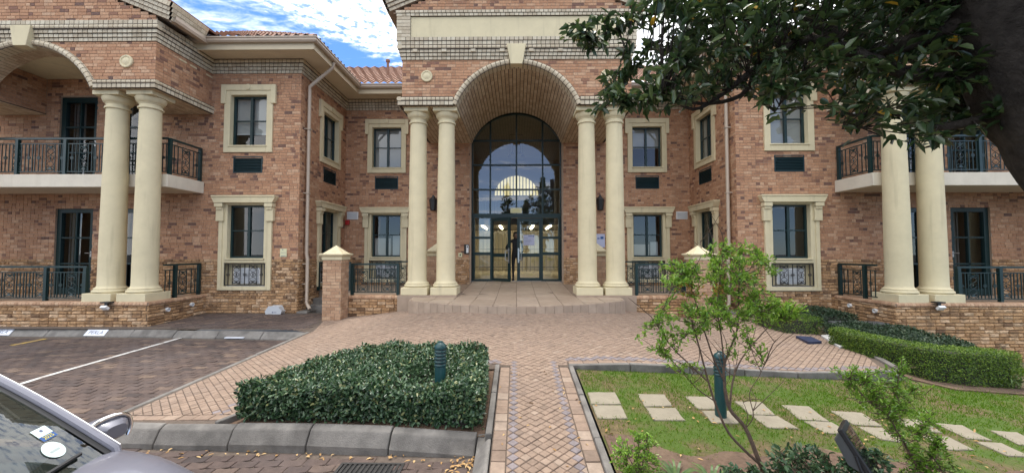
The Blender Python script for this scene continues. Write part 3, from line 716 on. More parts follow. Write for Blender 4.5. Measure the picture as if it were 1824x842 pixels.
def grille(owner, F, u0, u1, z0, z1, n):
    g = MB(); t = .008
    for z in (z0, z1): g.box(u0, u1, n-.012, n+.012, z-.01, z+.01, F)
    for u in (u0+.01, u1-.01): g.box(u-.01, u+.01, n-.01, n+.01, z0, z1, F)
    W_ = u1-u0
    for q in (.09, .5, .91):
        u = u0+W_*q; g.box(u-t, u+t, n-t, n+t, z0, z1, F); collar(g, F, u, (z0+z1)/2, n)
    for q in (.295, .705): ornament(g, F, u0+W_*q, z0+.02, z1-.02, .17, n)
    g.build('grille', 'iron_dark', owner)
def railing(F, u0, u1, zb, zt, n=0.0, posts=None, owner=None):
    """top rail with posts, bars and scrolled panels"""
    r = MB(); r.box(u0, u1, n-.028, n+.028, zt-.045, zt, F); r.box(u0, u1, n-.012, n+.012, zt-.16, zt-.138, F); r.box(u0, u1, n-.012, n+.012, zb+.06, zb+.082, F)
    rail = r.build('railing', 'green_paint', owner or B)
    for u in (posts if posts is not None else (u0+.03, u1-.03)): MB().box(u-.035, u+.035, n-.035, n+.035, zb, zt-.046, F).build('post', 'green_paint', rail)
    b = MB(); T = u1-u0; n_ = max(1, round(T/.78)); st = T/n_
    for k in range(n_):
        a = u0+k*st
        for q in (.04, .15, .26, .74, .85, .96):
            u = a+st*q; b.box(u-.008, u+.008, n-.008, n+.008, zb+.08, zt-.16, F)
            if q in (.15, .85): collar(b, F, u, (zb+zt)/2-.04, n)
        ornament(b, F, a+st*.5, zb+.085, zt-.165, .18, n)
    b.build('bars', 'green_paint', rail)
    return rail

# --- wing walls, recess walls and side walls
for s in (-1, 1):
    Fw = front(WY); Fr = front(RY)
    Fs = Frame((s*WX, 0, 0), (0, 1, 0), (-s, 0, 0))
    zb = -.1 if s < 0 else -.9
    out_ = s*17.5
    a, b = sorted((s*WX, out_))
    ac = s*11.4
    doors = [(ac+q*.66-.52, ac+q*.66+.52, .64, 3.0) for q in (-1, 1)]+[(ac+q*.66-.52, ac+q*.66+.52, 3.68, 6.08) for q in (-1, 1)]
    brick_wall(Fw, a, b, zb, 7.1, holes=whole(s*WCX)+doors)
    brick_wall(Fs, WY, RY+.03, -.05, 7.1, holes=whole(SCY))
    a, b = sorted((s*(WX+.03), s*1.6))
    brick_wall(Fr, a, b, .5, 7.1, holes=whole(s*RCX))
    window_set(Fw, s*WCX, .28 if s < 0 else 0.0); window_set(Fs, SCY, .12, .0 if s < 0 else .5); window_set(Fr, s*RCX, .0 if s < 0 else .52, .45 if s < 0 else .3)
    # eaves
    ev = mir([(-8.6, WY), (-WX, WY), (-WX, RY), (-2.96, RY)], s)
    q = MB(); sweep(q, ev, [(-.05, 7.06), (.68, 7.06), (.68, 7.09), (-.05, 7.09)]); q.build('soffit', 'soffit', B)
    q = MB(); sweep(q, ev, [(.655, 7.0), (.685, 7.0), (.685, 7.17), (.655, 7.17)]); q.build('fascia_board', 'fascia', B)
    q = MB(); sweep(q, ev, [(.69, 7.16), (.76, 7.16), (.79, 7.2), (.79, 7.255), (.81, 7.26), (.81, 7.29), (.775, 7.29), (.69, 7.28)]); q.build('gutter', 'gutter_paint', B)
    bands(mir([(-8.36, WY), (-WX, WY), (-WX, RY), (-2.96, RY)], s), [(6.68, 6.765, .022, 'c', None), (6.765, 6.85, .045, 'c', None), (6.85, 6.935, .07, 'c', None), (6.935, 7.055, .1, 'bull', None)])
    # roof slopes (waved clay tiles)
    def roof_slope(p00, p10, p11, p01, nu, nv, wave=.032):
        p00, p10, p11, p01 = map(Vector, (p00, p10, p11, p01)); nn_ = (p10-p00).cross(p01-p00).normalized()
        if nn_.z < 0: nn_ = -nn_
        m = MB(); U = nu*4
        for j in range(nv):
            for jj, (v, lift) in enumerate(((j/nv, .03), ((j+1)/nv, .0))):
                for i in range(U+1):
                    u = i/U; p = (p00*(1-u)+p10*u)*(1-v)+(p01*(1-u)+p11*u)*v
                    m.v.append(tuple(p+nn_*(lift+wave*math.cos(i*PI/2))))
            k = j*2*(U+1)
            for i in range(U): m.f.append((k+i, k+i+1, k+U+2+i, k+U+1+i)); m.r.append(R.random())
            if j:
                for i in range(U): m.f.append((k-U-1+i, k-U+i, k+i+1, k+i)); m.r.append(.2)
        o = m.build('roof', 'roof_tile', B, smooth=True, angle=50); return o
    ez, th = 7.29, math.tan(math.radians(31)); ex = WX-.78; ey = WY-.78; ry = RY-.78
    d = 4.6
    roof_slope((s*ex, ey, ez), (s*17.5, ey, ez), (s*17.5, ey+d, ez+d*th), (s*(ex+d), ey+d, ez+d*th), 50, 12)
    roof_slope((s*ex, ey, ez), (s*ex, ry+2, ez), (s*(ex+d), ry+2+d, ez+d*th), (s*(ex+d), ey+d, ez+d*th), 24, 12)
    if s < 0:
        roof_slope((-ex-1.5, ry, ez), (ex+1.5, ry, ez), (ex+d, ry+d, ez+d*th), (-ex-d, ry+d, ez+d*th), 52, 14)
        vp = MB(); p = Vector((-5.0+.25, ry+1.6, ez+1.6*th)); vp.tube([p, p+Vector((0, 0, .55))], .05, 10); vp.lathe([(.08, .55), (.08, .62), (.02, .66)], p, 12); vp.build('vent_pipe', 'roof_tile', B, smooth=True)
    # downpipe
    dp = MB(); x = s*(WX-.1); y0 = WY+.25
    pts = [(s*(WX-.72), y0+.1, 7.14), (s*(WX-.7), y0+.08, 7.0), (s*(WX-.1), y0, 6.42), (x, y0, 6.3), (x, y0, 1.75), (s*(WX-.14), y0-.02, 1.6), (s*(WX-.14), y0-.02, .4), (s*(WX-.3), y0-.14, .24)]
    for a_, b_ in zip(pts, pts[1:]):
        pass
    dp.tube(pts, .047, 10); dpo = dp.build('downpipe', 'gutter_paint', B, smooth=True, angle=60)
    for z in (1.45, .9, 3.4, 5.2): MB().box(min(s*WX, s*(WX-.16)), max(s*WX, s*(WX-.16)), y0-.055, y0+.055, z, z+.03).build('bracket', 'gutter_paint', dpo)

# --- columns
def make_column(x, y, z0, z1):
    q = MB(); H_ = z1-z0
    rb, rt = .245, .208
    prof = [(rb+.035, z0+.305), (rb+.012, z0+.33), (rb, z0+.36)]
    for k in range(1, 13):
        t = k/12; prof.append((rb-(rb-rt)*(t**1.6), z0+.36+(H_-.36-.36)*t))
    c = q.lathe(prof, (x, y, 0), 36).build('column', 'plaster', B, smooth=True)
    MB().box(x-.335, x+.335, y-.335, y+.335, z0, z0+.19).build('plinth', 'plaster', c, bevel=.01)
    b = MB(); b.lathe([(.3, z0+.19), (.325, z0+.205), (.332, z0+.228), (.325, z0+.25), (.3, z0+.262), (.295, z0+.268), (.3, z0+.275), (.302, z0+.29), (.29, z0+.303), (.27, z0+.307)], (x, y, 0), 36); b.build('base_moulding', 'plaster', c, smooth=True, angle=50)
    k = MB(); k.lathe([(rt, z1-.38), (rt+.03, z1-.375), (rt+.036, z1-.355), (rt+.03, z1-.335), (rt+.004, z1-.33), (rt+.004, z1-.27), (rt+.018, z1-.262), (rt+.022, z1-.24), (rt+.05, z1-.225), (rt+.075, z1-.17), (rt+.09, z1-.11), (rt+.075, z1-.1)], (x, y, 0), 36)
    k.build('capital', 'plaster', c, smooth=True, angle=50)
    MB().box(x-.31, x+.31, y-.31, y+.31, z1-.1, z1).build('abacus', 'plaster', c, bevel=.008)
for x in (-2.6, -1.85, 1.85, 2.58): make_column(x, 10.3, .70, 5.53)
for s in (-1, 1):
    for x in (8.78, 9.58, 13.2, 14.0): make_column(s*(x+(.06 if s > 0 else 0)), 9.22, .655, 5.56)

# --- arches
def arch_geo(hw, zs, zt): R_ = (hw*hw+(zt-zs)**2)/(2*(zt-zs)); return R_, zt-R_
def arch_ring(cx, Y, hw, zs, zt, depth, kind='voussoir'):
    R_, zc = arch_geo(hw, zs, zt); th = math.asin(hw/R_); n = round(2*th*R_/.115); own = MB()
    F = front(Y)
    P = lambda r, a, nn_: F(cx+r*math.sin(a), nn_, zc+r*math.cos(a))
    m = 40
    for k in range(m):
        a0, a1 = -th+2*th*k/m, -th+2*th*(k+1)/m
        own.quad(P(R_+.01, a0, .045), P(R_+.01, a1, .045), P(R_+.15, a1, .045), P(R_+.15, a0, .045))
        own.quad(P(R_+.15, a0, .045), P(R_+.15, a1, .045), P(R_+.15, a1, -.02), P(R_+.15, a0, -.02))
        own.quad(P(R_+.008, a0, .045), P(R_+.008, a1, .045), P(R_+.008, a1, -depth), P(R_+.008, a0, -depth))
    o = own.build('arch', 'dark_joint', B)
    prof = [(R_+.155, -.02), (R_+.155, .03), (R_+.13, .07), (R_+.085, .085), (R_+.04, .07), (R_+.008, .03), (R_, -.03), (R_, -.2)]
    for k in range(n):
        a0, a1 = -th+2*th*k/n, -th+2*th*(k+1)/n; e = .008/R_; a0 += e; a1 -= e
        kk = len(prof); vs = [P(r, a0, q) for r, q in prof]+[P(r, a1, q) for r, q in prof]
        piece('voussoir', o, vs, [(i, i+1, kk+i+1, kk+i) for i in range(kk-1)]+[tuple(range(kk)), tuple(range(2*kk-1, kk-1, -1))], R.random(), 'bullnose_block')
    return o, R_, zc, th, P
CPY, CPX = 9.95, 2.95
ao, cR, czc, cth, P = arch_ring(0, CPY, 1.53, 5.53, 6.60, RY-CPY)
n = round(2*cth*cR/.105)
for k in range(n):                                            # barrel vault lining
    a0, a1 = -cth+2*cth*k/n+.006, -cth+2*cth*(k+1)/n-.006; y = .205-(.116 if k % 2 else 0)
    while y < RY-CPY+.02:
        y0, y1 = max(y, .205)+.008, min(y+.222, RY-CPY+.02)
        if y1-y0 > .03: piece('vault', ao, [P(cR+.008, a0, -y0), P(cR+.008, a1, -y0), P(cR+.008, a1, -y1), P(cR+.008, a0, -y1), P(cR, a0, -y0), P(cR, a1, -y0), P(cR, a1, -y1), P(cR, a0, -y1)], [(4, 5, 6, 7), (0, 1, 5, 4), (1, 2, 6, 5), (2, 3, 7, 6), (3, 0, 4, 7)], R.random(), 'vault_brick')
        y += .23
# entablature over the column pairs: tiled soffit, bullnose ledge
def tiled_soffit(x0, x1, y0, y1, z):
    b_ = MB(); b_.box(x0, x1, y0, y1, z+.008, z+.03); o = b_.build('tiled_soffit', 'dark_joint', B)
    nx = max(1, round((x1-x0)/.118)); ny = max(1, round((y1-y0)/.232)); sx = (x1-x0)/nx
    for i in range(nx):
        y = y0-(.116 if i % 2 else 0)
        while y < y1:
            a, b = max(y, y0), min(y+.222, y1)
            if b-a > .03: piece('soffit', o, [(x0+i*sx+.008, a, z+.01), (x0+(i+1)*sx-.008, a, z+.01), (x0+(i+1)*sx-.008, b, z+.01), (x0+i*sx+.008, b, z+.01), (x0+i*sx+.008, a, z), (x0+(i+1)*sx-.008, a, z), (x0+(i+1)*sx-.008, b, z), (x0+i*sx+.008, b, z)], [(4, 5, 6, 7), (0, 1, 5, 4), (1, 2, 6, 5), (2, 3, 7, 6), (3, 0, 4, 7)], R.random(), 'vault_brick')
            y += .232
for s in (-1, 1):
    a, b = sorted((s*1.535, s*CPX)); tiled_soffit(a, b, CPY, RY, 5.53)
    LB = [(5.535, 5.64, .085, 'c', None), (5.64, 5.75, .105, 'bull', None)]
    bands(mir([(-CPX, RY-.02), (-CPX, CPY), (-1.62, CPY)], s), LB)
cut_c = lambda z: [(-math.sqrt(max(0, (cR+.08)**2-(z-czc)**2)), math.sqrt(max(0, (cR+.08)**2-(z-czc)**2)))] if z < czc+cR+.08 else []
PIT = math.tan(math.radians(22.5))
brick_wall(front(CPY), -CPX, CPX, 5.755, 6.74, cut=cut_c, header=.35)
gab = lambda hw, zb_: (lambda z: [(-20, -(hw-(z-zb_)/PIT)), (hw-(z-zb_)/PIT, 20)])
brick_wall(front(CPY), -3.2, 3.2, 7.98, 9.3, cut=gab(3.25, 7.98))
for s in (-1, 1):
    Fs = Frame((s*CPX, 0, 0), (0, 1, 0), (s, 0, 0)); brick_wall(Fs, CPY, RY, 5.755, 8.0)
CB = [(6.735, 6.82, .025, 'c', None), (6.82, 6.905, .05, 'c', None), (6.905, 6.985, .075, 'c', None), (6.985, 7.09, .115, 'bull', None), (7.09, 7.19, .105, 'c', None), (7.19, 7.285, .125, 'c', None)]
cpath = [(-CPX, RY-.4), (-CPX, CPY), (CPX, CPY), (CPX, RY-.4)]
bands(cpath, CB)
bands(cpath, [(7.83, 7.905, .125, 'c', None), (7.905, 7.98, .14, 'c', None)])
for s in (-1, 1):
    bands(mir([(-CPX, RY-.4), (-CPX, CPY), (-2.72, CPY)], s), [(7.285+k*.091, 7.285+(k+1)*.091, .12, 'c', .2+.0*k) for k in range(6)])
pn = MB(); pn.box(-2.72, 2.72, -.02, .085, 7.287, 7.828, front(CPY)); pn.build('name_panel', 'plaster', B)
for k in range(8): MB().box(-2.6+k*.745-.06, -2.6+k*.745+.06, .05, .1, 6.91, 6.98, front(CPY), R.random()).build('dentil', 'cream_block', B)
def rake(cx, hw, zb_, Y, depth):
    for s in (-1, 1):
        th = math.atan(PIT); u = Vector((-s*math.cos(th), 0, math.sin(th))); up = Vector((s*math.sin(th), 0, math.cos(th)))
        fr = Frame((cx+s*hw, Y, zb_), u, (0, -1, 0), up); T = hw/math.cos(th); bk_ = MB(); items = []
        for (z0, z1, pr, mat) in ((0, .09, .05, 'cream_block'), (.09, .18, .085, 'cream_block'), (.18, .27, .12, 'cream_block'), (.27, .38, .16, 'bullnose_block')):
            bk_.box(.0, T, -depth, pr-.008, z0, z1-.001, fr); n_ = round(T/.118)
            for k in range(n_):
                a, b = T*k/n_+.004-(.0 if k else .012), T*(k+1)/n_-.004
                items.append(([fr(a, -depth if k == 0 else -.02, z0+.004), fr(b, -.02 if k else -depth, z0+.004), fr(b, pr, z0+.004), fr(a, pr, z0+.004), fr(a, -depth if k == 0 else -.02, z1-.004), fr(b, -.02 if k else -depth, z1-.004), fr(b, pr, z1-.004), fr(a, pr, z1-.004)], [(0, 1, 2, 3), (4, 7, 6, 5), (2, 6, 7, 3), (0, 3, 7, 4), (1, 5, 6, 2)], mat))
            for k in range(round(depth/.118)):        # end return along the side
                y = pr-k*.118; 
                items.append(([fr(-.02, y-.114, z0+.004), fr(.05, y-.114, z0+.004), fr(.05, y, z0+.004), fr(-.02, y, z0+.004), fr(-.02, y-.114, z1-.004), fr(.05, y-.114, z1-.004), fr(.05, y, z1-.004), fr(-.02, y, z1-.004)], [(0, 1, 2, 3), (4, 7, 6, 5), (2, 6, 7, 3), (0, 3, 7, 4), (0, 4, 5, 1)], mat))
        o = bk_.build('raking_cornice', 'mortar', B)
        for vs, fs, mat in items: piece('block', o, vs, fs, R.random(), mat)
        rf = MB(); rf.box(.12, T, -5.5, .1, .38, .43, fr); rf.build('roof', 'roof_tile', B)
rake(0, 3.32, 7.985, CPY, .8)
def keystone(cx, Y, zt, zb_):
    k = MB(); F = front(Y); k.add([F(cx-.15, -.05, zb_), F(cx+.15, -.05, zb_), F(cx+.15, .16, zb_), F(cx-.15, .16, zb_), F(cx-.245, -.05, zt), F(cx+.245, -.05, zt), F(cx+.245, .16, zt), F(cx-.245, .16, zt)], [(3, 2, 1, 0), (4, 5, 6, 7), (0, 1, 5, 4), (1, 2, 6, 5), (2, 3, 7, 6), (3, 0, 4, 7)]); k.build('keystone', 'plaster', B, bevel=.008)
def roundel(x, Y, z):
    F = front(Y); ax = lambda p: F.u*p.x+F.z*p.y+F.n*p.z
    MB().lathe([(.15, -.01), (.15, .03), (.14, .042), (.115, .042), (.105, .03), (.085, .03), (.07, .04), (.01, .045)], F(x, 0, z), 24, axis=ax).build('roundel', 'plaster', B, smooth=True)
keystone(0, CPY, 7.08, 6.56); roundel(-2.31, CPY, 6.31); roundel(2.31, CPY, 6.31)
# block closing the portico top (flat above the vault)
cp = MB(); cp.box(-CPX+.03, CPX-.03, CPY+.03, RY, 7.3, 7.35); cp.build('portico_deck', 'soffit', B)

# --- wing porticos
for s in (-1, 1):
    cx = s*11.4+(.06 if s > 0 else 0); x_in = 8.37 if s < 0 else 8.43; F = front(8.86)
    ao, R_, zc, th, P2 = arch_ring(cx, 8.86, 1.55, 5.56, 6.58, .52)
    cut = lambda z, R_=R_, zc=zc, cx=cx: [(cx-math.sqrt(max(0, (R_+.08)**2-(z-zc)**2)), cx+math.sqrt(max(0, (R_+.08)**2-(z-zc)**2)))] if z < zc+R_+.08 else []
    a, b = sorted((s*x_in, s*(2*abs(cx)-x_in)))
    brick_wall(F, a, b, 5.755, 6.68, cut=cut, header=.35)
    brick_wall(Frame((s*x_in, 0, 0), (0, 1, 0), (-s, 0, 0)), 8.86, WY+.03, 5.755, 6.68)
    hw = abs(cx)-x_in
    g_ = lambda z, cx=cx, hw=hw: [(-40, cx-(hw+.3-(z-7.14)/PIT)), (cx+(hw+.3-(z-7.14)/PIT), 40)]
    brick_wall(F, cx-hw, cx+hw, 7.14, 8.6, cut=g_)
    n = round(2*th*R_/.085)
    for k in range(n):
        a0, a1 = -th+2*th*k/n+.003, -th+2*th*(k+1)/n-.003
        for y0, y1 in ((.204, .36), (.364, .52)): piece('vault', ao, [P2(R_+.008, a0, -y0), P2(R_+.008, a1, -y0), P2(R_+.008, a1, -y1), P2(R_+.008, a0, -y1), P2(R_, a0, -y0), P2(R_, a1, -y0), P2(R_, a1, -y1), P2(R_, a0, -y1)], [(4, 5, 6, 7), (0, 1, 5, 4), (1, 2, 6, 5), (2, 3, 7, 6), (3, 0, 4, 7)], R.random(), 'vault_brick')
    bands(mir([(-(2*abs(cx)-x_in), 8.86), (-x_in, 8.86), (-x_in, WY)], s), [(6.675, 6.76, .025, 'c', None), (6.76, 6.845, .05, 'c', None), (6.845, 6.93, .08, 'c', None), (6.93, 7.04, .12, 'bull', None), (7.04, 7.14, .1, 'c', None)])
    bands(mir([(-(abs(cx)-1.64), 8.86), (-x_in, 8.86), (-x_in, WY)], s), [(5.565, 5.66, .07, 'c', None), (5.66, 5.755, .09, 'bull', None)])
    bands(mir([(-(2*abs(cx)-x_in), 8.86), (-(abs(cx)+1.64), 8.86)], s), [(5.565, 5.66, .07, 'c', None), (5.66, 5.755, .09, 'bull', None)])
    a, b = sorted((s*x_in, s*(abs(cx)-1.55))); tiled_soffit(a, b, 8.86, WY-.01, 5.56)
    a, b = sorted((s*(abs(cx)+1.55), s*(2*abs(cx)-x_in))); tiled_soffit(a, b, 8.86, WY-.01, 5.56)
    q = MB(); q.box(min(s*x_in, s*15), max(s*x_in, s*15), 9.36, WY+.3, 6.56, 6.6); q.build('porch_ceiling', 'plaster', B)
    for e in (-1, 1):
        x = cx+e*1.56; brick_wall(Frame((x, 0, 0), (0, 1, 0), (-e, 0, 0)), 9.37, WY, 5.56, 6.57)
    keystone(cx, 8.86, 7.0, 6.52)
    for e in (-1, 1): roundel(cx+e*2.36, 8.86, 6.2)
    rake(cx, hw+.36, 7.145, 8.86, .9)
    sg = MB(); sweep(sg, mir([(-x_in, 8.86), (-x_in, 10.0)], s), [(.3, 7.14), (.42, 7.14), (.44, 7.2), (.44, 7.27), (.3, 7.27)]); sg.build('gutter', 'gutter_paint', B)
    # plinth platform
    pz = -.25 if s < 0 else -1.0; px = 8.36 if s < 0 else 8.42; xo = s*17.5
    pf = front(8.87); a, b = sorted((s*px, xo))
    brick_wall(pf, a, b, pz, .575, rough=9, kind='plinthbrick', header=.15, mmat='mortar_dark')
    brick_wall(Frame((s*px, 0, 0), (0, 1, 0), (-s, 0, 0)), 8.87, WY, pz, .575, rough=9, kind='plinthbrick', header=.15, mmat='mortar_dark')
    bn = MB(); own = None
    for fr_, T0, T1 in ((pf, a, b), (Frame((s*px, 0, 0), (0, 1, 0), (-s, 0, 0)), 8.87, WY)):
        o = MB().box(T0, T1, -.2, .012, .578, .652, fr_).build('coping', 'mortar', B); n_ = round((T1-T0)/.085)
        for k in range(n_):
            u0, u1 = T0+(T1-T0)*k/n_+.004, T0+(T1-T0)*(k+1)/n_-.004
            prof = [(-.22, .58), (.02, .58), (.03, .61), (.02, .64), (-.005, .66), (-.22, .662)]
            vs = [fr_(u0, q_, z) for q_, z in prof]+[fr_(u1, q_, z) for q_, z in prof]
            piece('coping', o, vs, [(i, i+1, 7+i, 6+i) for i in range(5)]+[(0, 1, 2, 3, 4, 5), (11, 10, 9, 8, 7, 6)], R.random(), 'coping_brick')
    fl_ = MB(); x0, x1 = sorted((s*(px+.1), xo)); fl_.box(x0, x1, 9.0, WY, .5, .645); fl_.build('porch_floor', 'floor_tile', B)
    # balcony
    sx = 8.51; x0, x1 = sorted((s*sx, xo)); MB().box(x0, x1, 9.42, WY-.002, 3.375, 3.69).build('balcony_slab', 'plaster_pale', B, bevel=.01)
    railing(front(9.47), min(s*8.56, s*14.4), max(s*8.56, s*14.4), 3.69, 4.6, posts=[s*9.98, s*11.1, s*12.3, s*13.4])
    railing(Frame((s*8.56, 0, 0), (0, 1, 0), (-s, 0, 0)), 9.5, WY-.06, 3.69, 4.6, posts=[9.53, WY-.1])
    railing(front(9.06), min(s*9.98, s*14.4), max(s*9.98, s*14.4), .66, 1.47, posts=[s*10.02, s*10.95, s*12.2])
    railing(Frame((s*8.5, 0, 0), (0, 1, 0), (-s, 0, 0)), 9.4, WY-.06, .66, 1.5, posts=[9.72, WY-.1])
    # doors
    for zf_, zt_ in ((.66, 3.0), (3.70, 6.06)):
        for e in (-1, 1):
            dx = s*11.4+e*.66; F = front(WY); g = MB(); h = zt_-zf_
            g.box(dx-.52, dx-.4, -.14, -.05, zf_, zt_, F); g.box(dx+.4, dx+.52, -.14, -.05, zf_, zt_, F); g.box(dx-.4, dx+.4, -.14, -.05, zt_-.14, zt_, F); g.box(dx-.4, dx+.4, -.14, -.05, zf_, zf_+.16, F)
            for q in (.34, .64): g.box(dx-.4, dx+.4, -.13, -.06, zf_+h*q, zf_+h*q+.04, F)
            g.box(dx-.02, dx+.02, -.13, -.06, zf_+.16, zt_-.14, F)
            dr = g.build('door', 'green_paint', B)
            MB().quad(F(dx-.4, -.1, zf_+.1), F(dx+.4, -.1, zf_+.1), F(dx+.4, -.1, zt_-.1), F(dx-.4, -.1, zt_-.1)).build('pane', 'glass_win', dr)
            hd = MB(); hx = dx-s*.45; hd.tube([F(hx, -.05, zf_+1.1), F(hx, .0, zf_+1.1), F(hx+s*.11, .0, zf_+1.1)], .012, 8); hd.box(hx-.02, hx+.02, -.05, -.04, zf_+1.0, zf_+1.15, F); hd.build('handle', 'steel', dr)
            rm = MB(); rm.box(dx-.56, dx+.56, -1.6, -.1, zf_-.06, zt_+.06, F); rm.f = [f for i, f in enumerate(rm.f) if i != 4]; rm.r = rm.r[:5]; rm.build('room', 'inner_dark', dr)
            cu = MB(); 
            for k in range(7): cu.box(dx-.4+k*.05, dx-.36+k*.05, -.26-(k % 2)*.02, -.25-(k % 2)*.02, zf_+.1, zt_-.1, F)
            cu.build('curtain', 'curtain', dr)
            rv = MB()
            for e2 in (-1, 1): a_, b_ = sorted((dx+e2*.52, dx+e2*.56)); rv.box(a_, b_, -.2, -.0085, zf_-.02, zt_+.04, F)
            rv.box(dx-.52, dx+.52, -.2, -.0085, zt_, zt_+.04, F); rv.build('reveal', 'mortar', dr)
    # cap lamps and pipe outlets on the plinth
    for (yy, zz) in ((9.35, .47), (10.05, .5)):
        q = MB(); F = Frame((s*px, 0, 0), (0, 1, 0), (-s, 0, 0)); ax = lambda p, F=F: F.u*p.x+F.z*p.y+F.n*p.z
        q.lathe([(.05, -.01), (.05, .06), (.035, .062), (.034, .02), (.005, .018)], F(yy, 0, zz-.05), 14, axis=ax); q.build('pipe_outlet', 'white_plastic', B, smooth=True)

# --- entrance: platform, glass screen, doors
def fz(Y): return .655+max(0, Y-10.3)*.0395
LR = 3.62; LCY = 8.28+LR
arc = [(LR*math.sin(a), LCY-LR*math.cos(a)) for a in lin(-math.asin(2.55/LR), math.asin(2.55/LR), 28)]
land_poly = arc+[(2.6, 9.98), (1.5, 9.98), (1.5, 13.62), (-1.5, 13.62), (-1.5, 9.98), (-2.6, 9.98)]
lb = MB(); lb.slab(arc+[(2.6, 9.98), (-2.6, 9.98)], .2, lambda x, y: fz(y)-.012); lb.slab([(-1.52, 9.98), (1.52, 9.98), (1.52, 13.62), (-1.52, 13.62)], .2, lambda x, y: fz(y)-.012)
landing = lb.build('entrance_landing', 'tile_grout', B)
T_ = .5
for i in range(-7, 7):
    for j in range(-1, 12):
        x, y = i*T_, 8.28+.18+j*T_; c = [(x, y), (x+T_, y), (x+T_, y+T_), (x, y+T_)]
        pp = clip_poly(land_poly, c) if not all(inside(p, land_poly) for p in c) else c
        paver(landing, pp, lambda a, b: fz(b), 'floor_tile', R.random(), 'tile', gap=.0055, dz=0)
for k in range(0, len(arc)-1):
    a, b = Vector((*arc[k], 0)), Vector((*arc[k+1], 0)); d = (b-a).normalized(); fr = Frame(a, d, (d.y, -d.x, 0)); T = (b-a).length
    vs = [fr(.003, -.01, .25), fr(T-.003, -.01, .25), fr(T-.003, .014, .25), fr(.003, .014, .25), fr(.003, -.01, .648), fr(T-.003, -.01, .648), fr(T-.003, .014, .648), fr(.003, .014, .648)]
    piece('tile', landing, vs, [(2, 6, 7, 3), (4, 5, 6, 7), (1, 5, 6, 2), (0, 3, 7, 4)], R.random(), 'floor_tile')
for s in (-1, 1):                                             # tiled pedestal strips under the columns
    a, b = sorted((s*1.5, s*3.0)); q = MB(); q.box(a, b, 9.9, RY, .1, .7); q.build('pedestal', 'floor_tile', B)
    a, b = sorted((s*3.0, s*4.7)); q = MB(); q.box(a, b, 10.05, RY, .1, .66); q.build('terrace', 'floor_tile', B); a, b = sorted((s*4.7, s*WX)); q = MB(); q.box(a, b, 11.72, RY, .1, .659); q.build('terrace', 'floor_tile', B)
GY = 13.6; F = front(GY)
gR, gzc = arch_geo(1.55, 5.66, 6.62)
def hgt(x): return gzc+math.sqrt(gR*gR-x*x)
sc = MB()
for x in (-1.55, 1.55): sc.box(x-.035 if x > 0 else x, x if x > 0 else x+.035, -.05, .05, .79, 5.66, F)
for x in (-.91, 0, .91): sc.box(x-.028, x+.028, -.045, .045, 3.11, hgt(x)-.01, F)
for z, x in ((5.66, 1.55), (4.81, 1.55), (3.95, 1.55)): sc.box(-x, x, -.04, .04, z-.026, z+.026, F)
sc.box(-1.55, 1.55, -.06, .06, 2.96, 3.11, F)
pts = [(gR*math.sin(a), gzc+gR*math.cos(a)) for a in lin(-math.asin(1.55/gR), math.asin(1.55/gR), 30)]
for (x0, z0), (x1, z1) in zip(pts, pts[1:]):
    k = 1-.045/gR; ci = lambda x, z: (x*k, gzc+(z-gzc)*k)
    a, b = ci(x0, z0), ci(x1, z1)
    sc.add([F(x0, .05, z0), F(x1, .05, z1), F(b[0], .05, b[1]), F(a[0], .05, a[1]), F(x0, -.05, z0), F(x1, -.05, z1), F(b[0], -.05, b[1]), F(a[0], -.05, a[1])], [(0, 1, 2, 3), (3, 2, 6, 7), (0, 4, 5, 1)])
for s in (-1, 1):
    for x in (.91, 1.5): sc.box(min(s*x, s*(x-.06)), max(s*x, s*(x-.06)), -.05, .05, .79, 2.96, F)
    for z, h in ((.79, .07), (1.68, .1), (2.24, .08)): 
        a, b = sorted((s*.91, s*1.515)); sc.box(a, b, -.045, .045, z, z+h, F)
screen = sc.build('glazed_screen', 'green_paint', B)
cols = [-1.52, -.91, 0, .91, 1.52]; zs_ = [3.11, 3.95, 4.81, 5.66]
for a, b in zip(cols, cols[1:]):
    for c, d in zip(zs_, zs_[1:]): MB().quad(F(a, 0, c), F(b, 0, c), F(b, 0, d), F(a, 0, d)).build('pane', 'glass_entry', screen)
    xs = lin(a, b, 6); top = [(x, hgt(clamp(x, -1.549, 1.549))-.02) for x in xs]
    MB().add([F(a, 0, 5.66), F(b, 0, 5.66)]+[F(x, 0, z) for x, z in top[::-1]], [tuple(range(2+len(top)))]).build('pane', 'glass_entry', screen)
for s in (-1, 1):
    for c, d in ((.86, 1.68), (1.78, 2.24), (2.32, 2.96)):
        a, b = sorted((s*.91, s*1.5)); MB().quad(F(a, 0, c), F(b, 0, c), F(b, 0, d), F(a, 0, d)).build('pane', 'glass_entry', screen)
